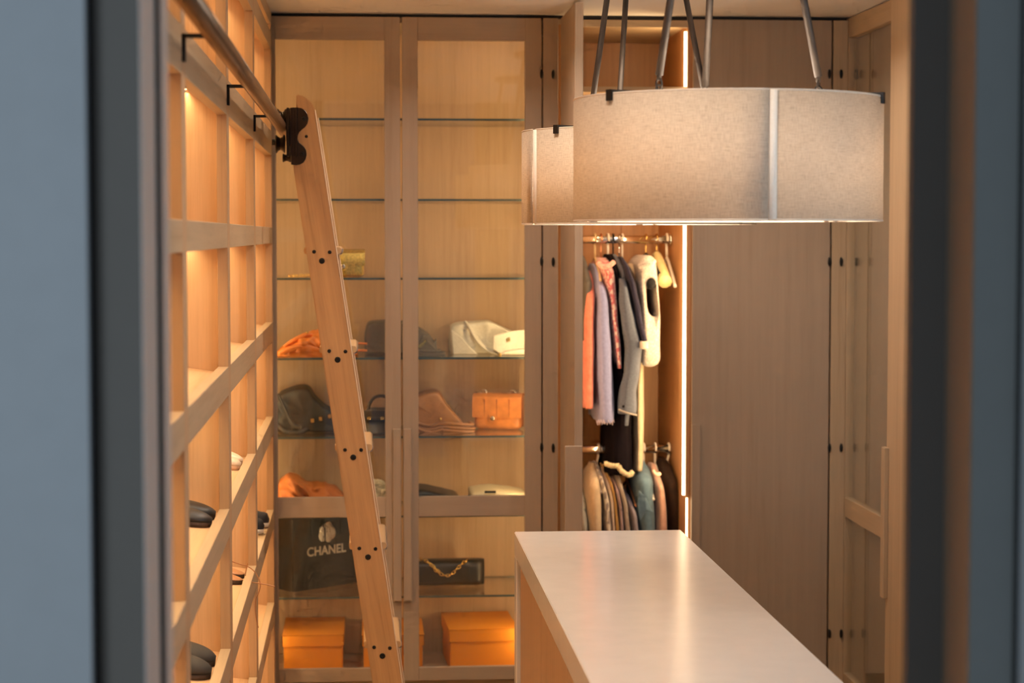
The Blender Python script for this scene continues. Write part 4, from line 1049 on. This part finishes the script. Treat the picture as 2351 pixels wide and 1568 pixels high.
for k in range(26):
    q = at(1370+k*1.55, 966+3*math.sin(k*1.7), YR-0.225+0.01*math.sin(k)); fr.tube([q, q+Vector((0.002*math.sin(k*2.3), 0, -0.008-0.004*abs(math.sin(k*1.3))))], 0.0014, 5)
fr.build('fringe', cloth('lavender_fringe', (0.62, 0.50, 0.58)), g)
twd = cloth('pink_tweed', (0.78, 0.58, 0.52), (0.58, 0.15, 0.17), 'pattern', 120)
g = garment('jacket', 'pink and white tweed jacket between the lavender coat and the black dress', [(592, 1378, 1400), (604, 1372, 1409), (640, 1380, 1413), (720, 1394, 1417), (790, 1403, 1422), (843, 1410, 1425)], twd, wy=0.222, cat='jacket', wave=0.002, sh=0.05)
MB().tube(spline(P3([(1374, 603, 7.44), (1384, 612, 7.425), (1398, 610, 7.425), (1409, 602, 7.44)]), 6), 0.010, 8).build('collar', cloth('pink_tweed_collar', (0.86, 0.40, 0.33), (0.72, 0.28, 0.24), 'tweed', 110), g, smooth=True)
bkc = cloth('black_knit_cloth', (0.007, 0.005, 0.007), (0.009, 0.006, 0.009), 'plain', 80, fuzz=0.0)
bkc.node_tree.nodes['Principled BSDF'].inputs['Specular IOR Level'].default_value = 0.06
g = garment('dress', 'long black pleated dress with cream scalloped hem', [(584, 1396, 1412), (620, 1398, 1420), (720, 1404, 1426), (850, 1404, 1432), (955, 1398, 1449), (1030, 1393, 1452), (1070, 1391, 1452), (1086, 1391, 1451)], bkc, wy=0.20, cat='dress', wave=0.012, waves=4, sh=0.06)
crm = cloth('cream_trim', (0.72, 0.58, 0.36))
hm = MB(); pts = spline(P3([(1390, 1064, 7.47), (1400, 1068, 7.45), (1412, 1070, 7.445), (1421, 1070, 7.45), (1424, 1078, 7.44), (1436, 1088, 7.435), (1446, 1090, 7.44), (1452, 1083, 7.46)]), 6)
hm.tube([p+Vector((0, 0.002*math.sin(k*1.3), 0.002*math.sin(k*2.1))) for k, p in enumerate(pts)], 0.0095, 8); hm.build('hem_trim', crm, g, smooth=True)
gry = cloth('grey_denim', (0.15, 0.165, 0.215), (0.12, 0.13, 0.17), 'plain', 120, fuzz=0.08)
g = garment('denim_jacket', 'slate grey denim jacket with frayed cuffs in the middle of the upper rod', [(584, 1411, 1420), (610, 1411, 1434), (660, 1416, 1446), (740, 1424, 1460), (860, 1420, 1466), (973, 1419, 1442)], gry, wy=0.20, cat='jacket', wave=0.004, sh=0.05)
sleeve(g, [(640, 1424, 1436), (690, 1424, 1448), (740, 1428, 1462), (800, 1438, 1474), (850, 1434, 1470), (900, 1425, 1462), (935, 1421, 1464), (950, 1421, 1462)], YR-0.20, 0.05, gry, wave=0.003)
MB().tube(spline(P3([(1420, 940, 7.395), (1440, 948, 7.385), (1462, 953, 7.395)]), 5), 0.0035, 6).build('frayed_cuff', cloth('pale_fray', (0.55, 0.48, 0.42)), g, smooth=True)
c = at(1431, 933, 7.392); MB().lathe(c, (0, -1, 0), [(0, 0.005), (0.004, 0.005), (0.005, 0.003)], 12).build('button', BLACKM, g, smooth=True)
nvy = cloth('navy_knit', (0.025, 0.022, 0.045), (0.04, 0.035, 0.06), 'tweed', 150, fuzz=0.05)
g = garment('cardigan', 'navy cardigan with white cuff between the grey denim jacket and the cream trousers', [(590, 1426, 1434), (615, 1430, 1446), (660, 1440, 1460), (720, 1452, 1473), (787, 1467, 1486)], nvy, Y=YR-0.11, wy=0.145, cat='cardigan', sh=0.05)
c0, c1 = at(1469, 786, YR-0.25), at(1488, 797, YR-0.25)
rbox(c0.x, c1.x, YR-0.27, YR-0.12, c1.z-0.006, c0.z+0.004, 0.004).build('cuff', cloth('white_cuff', (0.75, 0.66, 0.55)), g, smooth=True)
g = garment('trousers', 'long cream trousers hanging below the navy cardigan', [(606, 1446, 1462), (625, 1447, 1464), (660, 1456, 1470), (730, 1462, 1474), (800, 1458, 1477), (900, 1453, 1478), (1000, 1452, 1479), (1078, 1452, 1475)], cloth('cream_wool', (0.74, 0.60, 0.40), (0.66, 0.52, 0.34)), wy=0.15, cat='trousers', wave=0.004, sh=0.05)
# pale sleeveless vest: a shell with a real armhole through it
vst = cloth('pale_boucle', (0.55, 0.48, 0.43), (0.46, 0.39, 0.34), 'tweed', 170)
out_px = [(1466, 612), (1472, 598), (1484, 587), (1494, 584), (1502, 588), (1507, 600), (1509, 620), (1512, 660), (1515, 700), (1517, 740), (1516, 800), (1518, 832), (1512, 840), (1498, 844), (1480, 842), (1477, 838), (1476, 790), (1474, 740), (1472, 690), (1466, 650)]
in_px = [(1484, 664), (1488, 652), (1494, 648), (1500, 650), (1505, 660), (1507, 680), (1509, 700), (1511, 715), (1510, 725), (1506, 728), (1499, 728), (1494, 724), (1489, 716), (1486, 704), (1485, 690)]
N_ = 64
VO, VI = smooth_loop(resample(out_px, N_), 1), smooth_loop(resample(in_px, N_), 1)
def align(vo, vi):
    cx = sum(p[0] for p in vi)/len(vi); cy = sum(p[1] for p in vi)/len(vi)
    res = []
    for p in vo:
        a = math.atan2(p[1]-cy, (p[0]-cx)*3)
        res.append(min(vi, key=lambda q: abs(math.atan2(math.sin(math.atan2(q[1]-cy, (q[0]-cx)*3)-a), math.cos(math.atan2(q[1]-cy, (q[0]-cx)*3)-a)))))
    return res
VI2 = align(VO, VI)
g = thing('vest', (X_(1495, YR), YR, Z_(844, YR)), 'pale beige boucle vest with a deep armhole at the right of the rod', 'vest')
vy = YR-0.11
ringsv = []
vf = vy-0.11
for (s, y) in ((0.0, 0.01), (0.12, -0.005), (0.35, -0.01), (0.7, -0.005), (0.95, 0.01), (1.0, 0.03), (1.0, 0.33), (0.95, 0.35), (0.7, 0.365), (0.35, 0.37), (0.12, 0.365), (0.0, 0.35)):
    ringsv.append([at(o_[0]+(i_[0]-o_[0])*(1-s), o_[1]+(i_[1]-o_[1])*(1-s), vf) + Vector((0, y, 0)) for o_, i_ in zip(VO, VI2)])
MB().rings(ringsv, True, False, loop=True).build('body', vst, g, smooth=True)
MB().tube(spline(P3([(1468, 612, 7.44), (1480, 606, 7.425), (1494, 605, 7.42), (1503, 598, 7.425)]), 6), 0.010, 8).build('collar', vst, g, smooth=True)
h = hanger(1483, ROD1, 'black padded hanger inside the pale vest', BKP, 0.062, 0.175, 0.08, pad=0.020, front_dx=0.022)
pc = at(1495, 652, YR-0.225)
MB().rings([[(pc.x+0.0185*r_*math.cos(q*PI/10), pc.y+d_, pc.z+0.0225*r_*math.sin(q*PI/10)+0.002*r_) for q in range(20)] for r_, d_ in ((0.4, -0.022), (0.8, -0.016), (1.0, 0.0), (1.0, 0.05), (0.8, 0.10))]).build('shoulder_pad', BKP, h, smooth=True)
hanger(1508, ROD1, 'empty padded cream satin hanger near the right end of the upper rod', YLW, 0.06, 0.20, 0.10, pad=0.027, front_dx=0.003)
hanger(1531, ROD1, 'empty white plastic hanger, the last on the upper rod', WHP, 0.072, 0.20, 0.105, r=0.0052, front_dx=0.002)
hanger(1366, ROD1, 'pale wooden hanger above the lavender coat', plain('pale_wood_hanger', (0.72, 0.52, 0.28), 0.5), 0.07, 0.19, 0.085, r=0.004)
hanger(1380, ROD1, 'copper hook hanger above the pink tweed jacket', COP, 0.075, 0.15, 0.06)
hanger(1396, ROD1, 'white plastic hanger between the tweed jacket and the black dress', WHP, 0.085, 0.15, 0.07, r=0.0048)
hanger(1408, ROD1, 'black wire hanger above the black dress', BKP, 0.085, 0.15, 0.07, r=0.003)
hanger(1422, ROD1, 'silver wire hanger above the grey denim jacket', CHROME, 0.085, 0.15, 0.07, r=0.003)
hanger(1429, ROD1, 'white coated hanger above the navy cardigan', WHP, 0.085, 0.15, 0.07, r=0.0036)

# lower rod
LB = 1560
def low(name, label, prof, mat, cat, wy=0.21, **kw):
    l_, r_ = prof[-1][1], prof[-1][2]
    return garment(name, label, prof+[(LB, l_-2, r_+2)], mat, wy=wy, cat=cat, **kw)
low('blouse', 'grey printed blouse sliver beside the open door on the lower rod', [(1130, 1330, 1344), (1150, 1328, 1348), (1226, 1328, 1349)], cloth('grey_print', (0.42, 0.42, 0.38), (0.10, 0.13, 0.10), 'dots', 28), 'blouse', wy=0.20)
low('jacket', 'cream wool jacket at the left end of the lower rod', [(1070, 1362, 1372), (1085, 1356, 1375), (1110, 1350, 1379), (1150, 1347, 1382), (1226, 1348, 1383)], cloth('cream_jacket_wool', (0.74, 0.56, 0.38)), 'jacket', wave=0.003, sh=0.05)
low('blouse', 'white patterned blouse right of the cream jacket', [(1068, 1370, 1378), (1100, 1373, 1386), (1150, 1379, 1398), (1226, 1384, 1403)], cloth('white_pattern', (0.70, 0.60, 0.52), (0.30, 0.24, 0.23), 'pattern', 55), 'blouse', wy=0.2, wave=0.003, sh=0.05)
low('blouse', 'pale beige blouse left of the ochre knit top', [(1080, 1384, 1392), (1110, 1387, 1400), (1145, 1392, 1408), (1226, 1398, 1410)], cloth('pale_beige_cotton', (0.66, 0.50, 0.40)), 'blouse', wy=0.19, sh=0.05)
low('top', 'ochre yellow knitted top in the middle of the lower rod', [(1072, 1386, 1394), (1110, 1395, 1406), (1150, 1402, 1414), (1226, 1405, 1422)], cloth('ochre_knit', (0.52, 0.30, 0.09), (0.30, 0.16, 0.05), 'dots', 120), 'top', wy=0.19, sh=0.05)
low('shirt', 'mauve pink shirt right of the ochre top', [(1080, 1398, 1408), (1110, 1404, 1418), (1160, 1413, 1427), (1226, 1419, 1430)], cloth('mauve_cotton', (0.48, 0.33, 0.34), (0.34, 0.24, 0.26)), 'shirt', wy=0.195, sh=0.05)
low('sweater', 'grey and beige striped sweater on the lower rod', [(1074, 1408, 1418), (1110, 1413, 1428), (1160, 1422, 1440), (1226, 1428, 1447)], cloth('striped_knit', (0.56, 0.44, 0.35), (0.28, 0.22, 0.20), 'stripe', 190), 'sweater', wy=0.2, sh=0.05)
low('blouse', 'lavender grey striped blouse left of the blue denim shirt', [(1128, 1434, 1442), (1150, 1437, 1452), (1185, 1442, 1463), (1226, 1446, 1467)], cloth('lavender_stripe', (0.44, 0.38, 0.42), (0.28, 0.22, 0.28), 'stripe', 150), 'blouse', wy=0.19, wave=0.004, sh=0.05)
dnm = cloth('blue_denim', (0.16, 0.25, 0.33), (0.11, 0.18, 0.25), 'plain', 40, fuzz=0.1)
g = low('shirt', 'washed blue denim shirt with pointed collar on the lower rod', [(1062, 1466, 1486), (1080, 1458, 1496), (1110, 1454, 1501), (1160, 1456, 1503), (1226, 1464, 1505)], dnm, 'shirt', wave=0.006, waves=3, sh=0.05)
MB().prism(P3([(1466, 1125, 7.405), (1482, 1140, 7.395), (1500, 1178, 7.395), (1484, 1172, 7.39), (1470, 1196, 7.395), (1464, 1160, 7.40)]), (0, 0.006, 0)).build('collar', dnm, g, bevel=0.002)
g = low('blouse', 'blush pink blouse between the denim shirt and the dark jacket', [(1072, 1501, 1512), (1092, 1500, 1518), (1130, 1500, 1526), (1170, 1501, 1530), (1226, 1502, 1533)], cloth('blush_cotton', (0.78, 0.45, 0.33), (0.66, 0.36, 0.27)), 'blouse', wave=0.003, sh=0.05)
MB().tube(spline(P3([(1499, 1080, 7.42), (1506, 1090, 7.41), (1516, 1087, 7.415)]), 6), 0.007, 8).build('collar', cloth('blush_collar', (0.82, 0.52, 0.38)), g, smooth=True)
low('jacket', 'dark brown jacket at the right end of the lower rod', [(1060, 1524, 1538), (1075, 1518, 1548), (1110, 1518, 1557), (1150, 1522, 1565), (1226, 1530, 1569)], cloth('dark_brown_wool', (0.030, 0.013, 0.007), (0.018, 0.008, 0.005), fuzz=0.0), 'jacket', wave=0.004, sh=0.05)
hanger(1374, ROD2, 'white plastic hanger holding the cream jacket', WHP, 0.065, 0.19, 0.08, r=0.0048, tilt=-0.010)
hanger(1384, ROD2, 'silver and black hanger right of the cream jacket', BKP, 0.07, 0.18, 0.09, r=0.003, front_dx=0.012)
hanger(1392, ROD2, 'copper hanger at the black dress hem', COP, 0.07, 0.17, 0.08, r=0.003, front_dx=0.012)
hanger(1440, ROD2, 'copper hanger holding the lavender striped blouse', COP, 0.12, 0.18, 0.08, r=0.003, front_dx=0.010)
hanger(1478, ROD2, 'pale plastic hanger holding the denim shirt', WHP, 0.075, 0.19, 0.10, r=0.0042, front_dx=0.012)
hanger(1504, ROD2, 'white plastic hanger holding the blush blouse', WHP, 0.062, 0.18, 0.08, r=0.0045)
hanger(1535, ROD2, 'white plastic hanger on the dark brown jacket', WHP, 0.05, 0.18, 0.07, r=0.0045, tilt=-0.006)
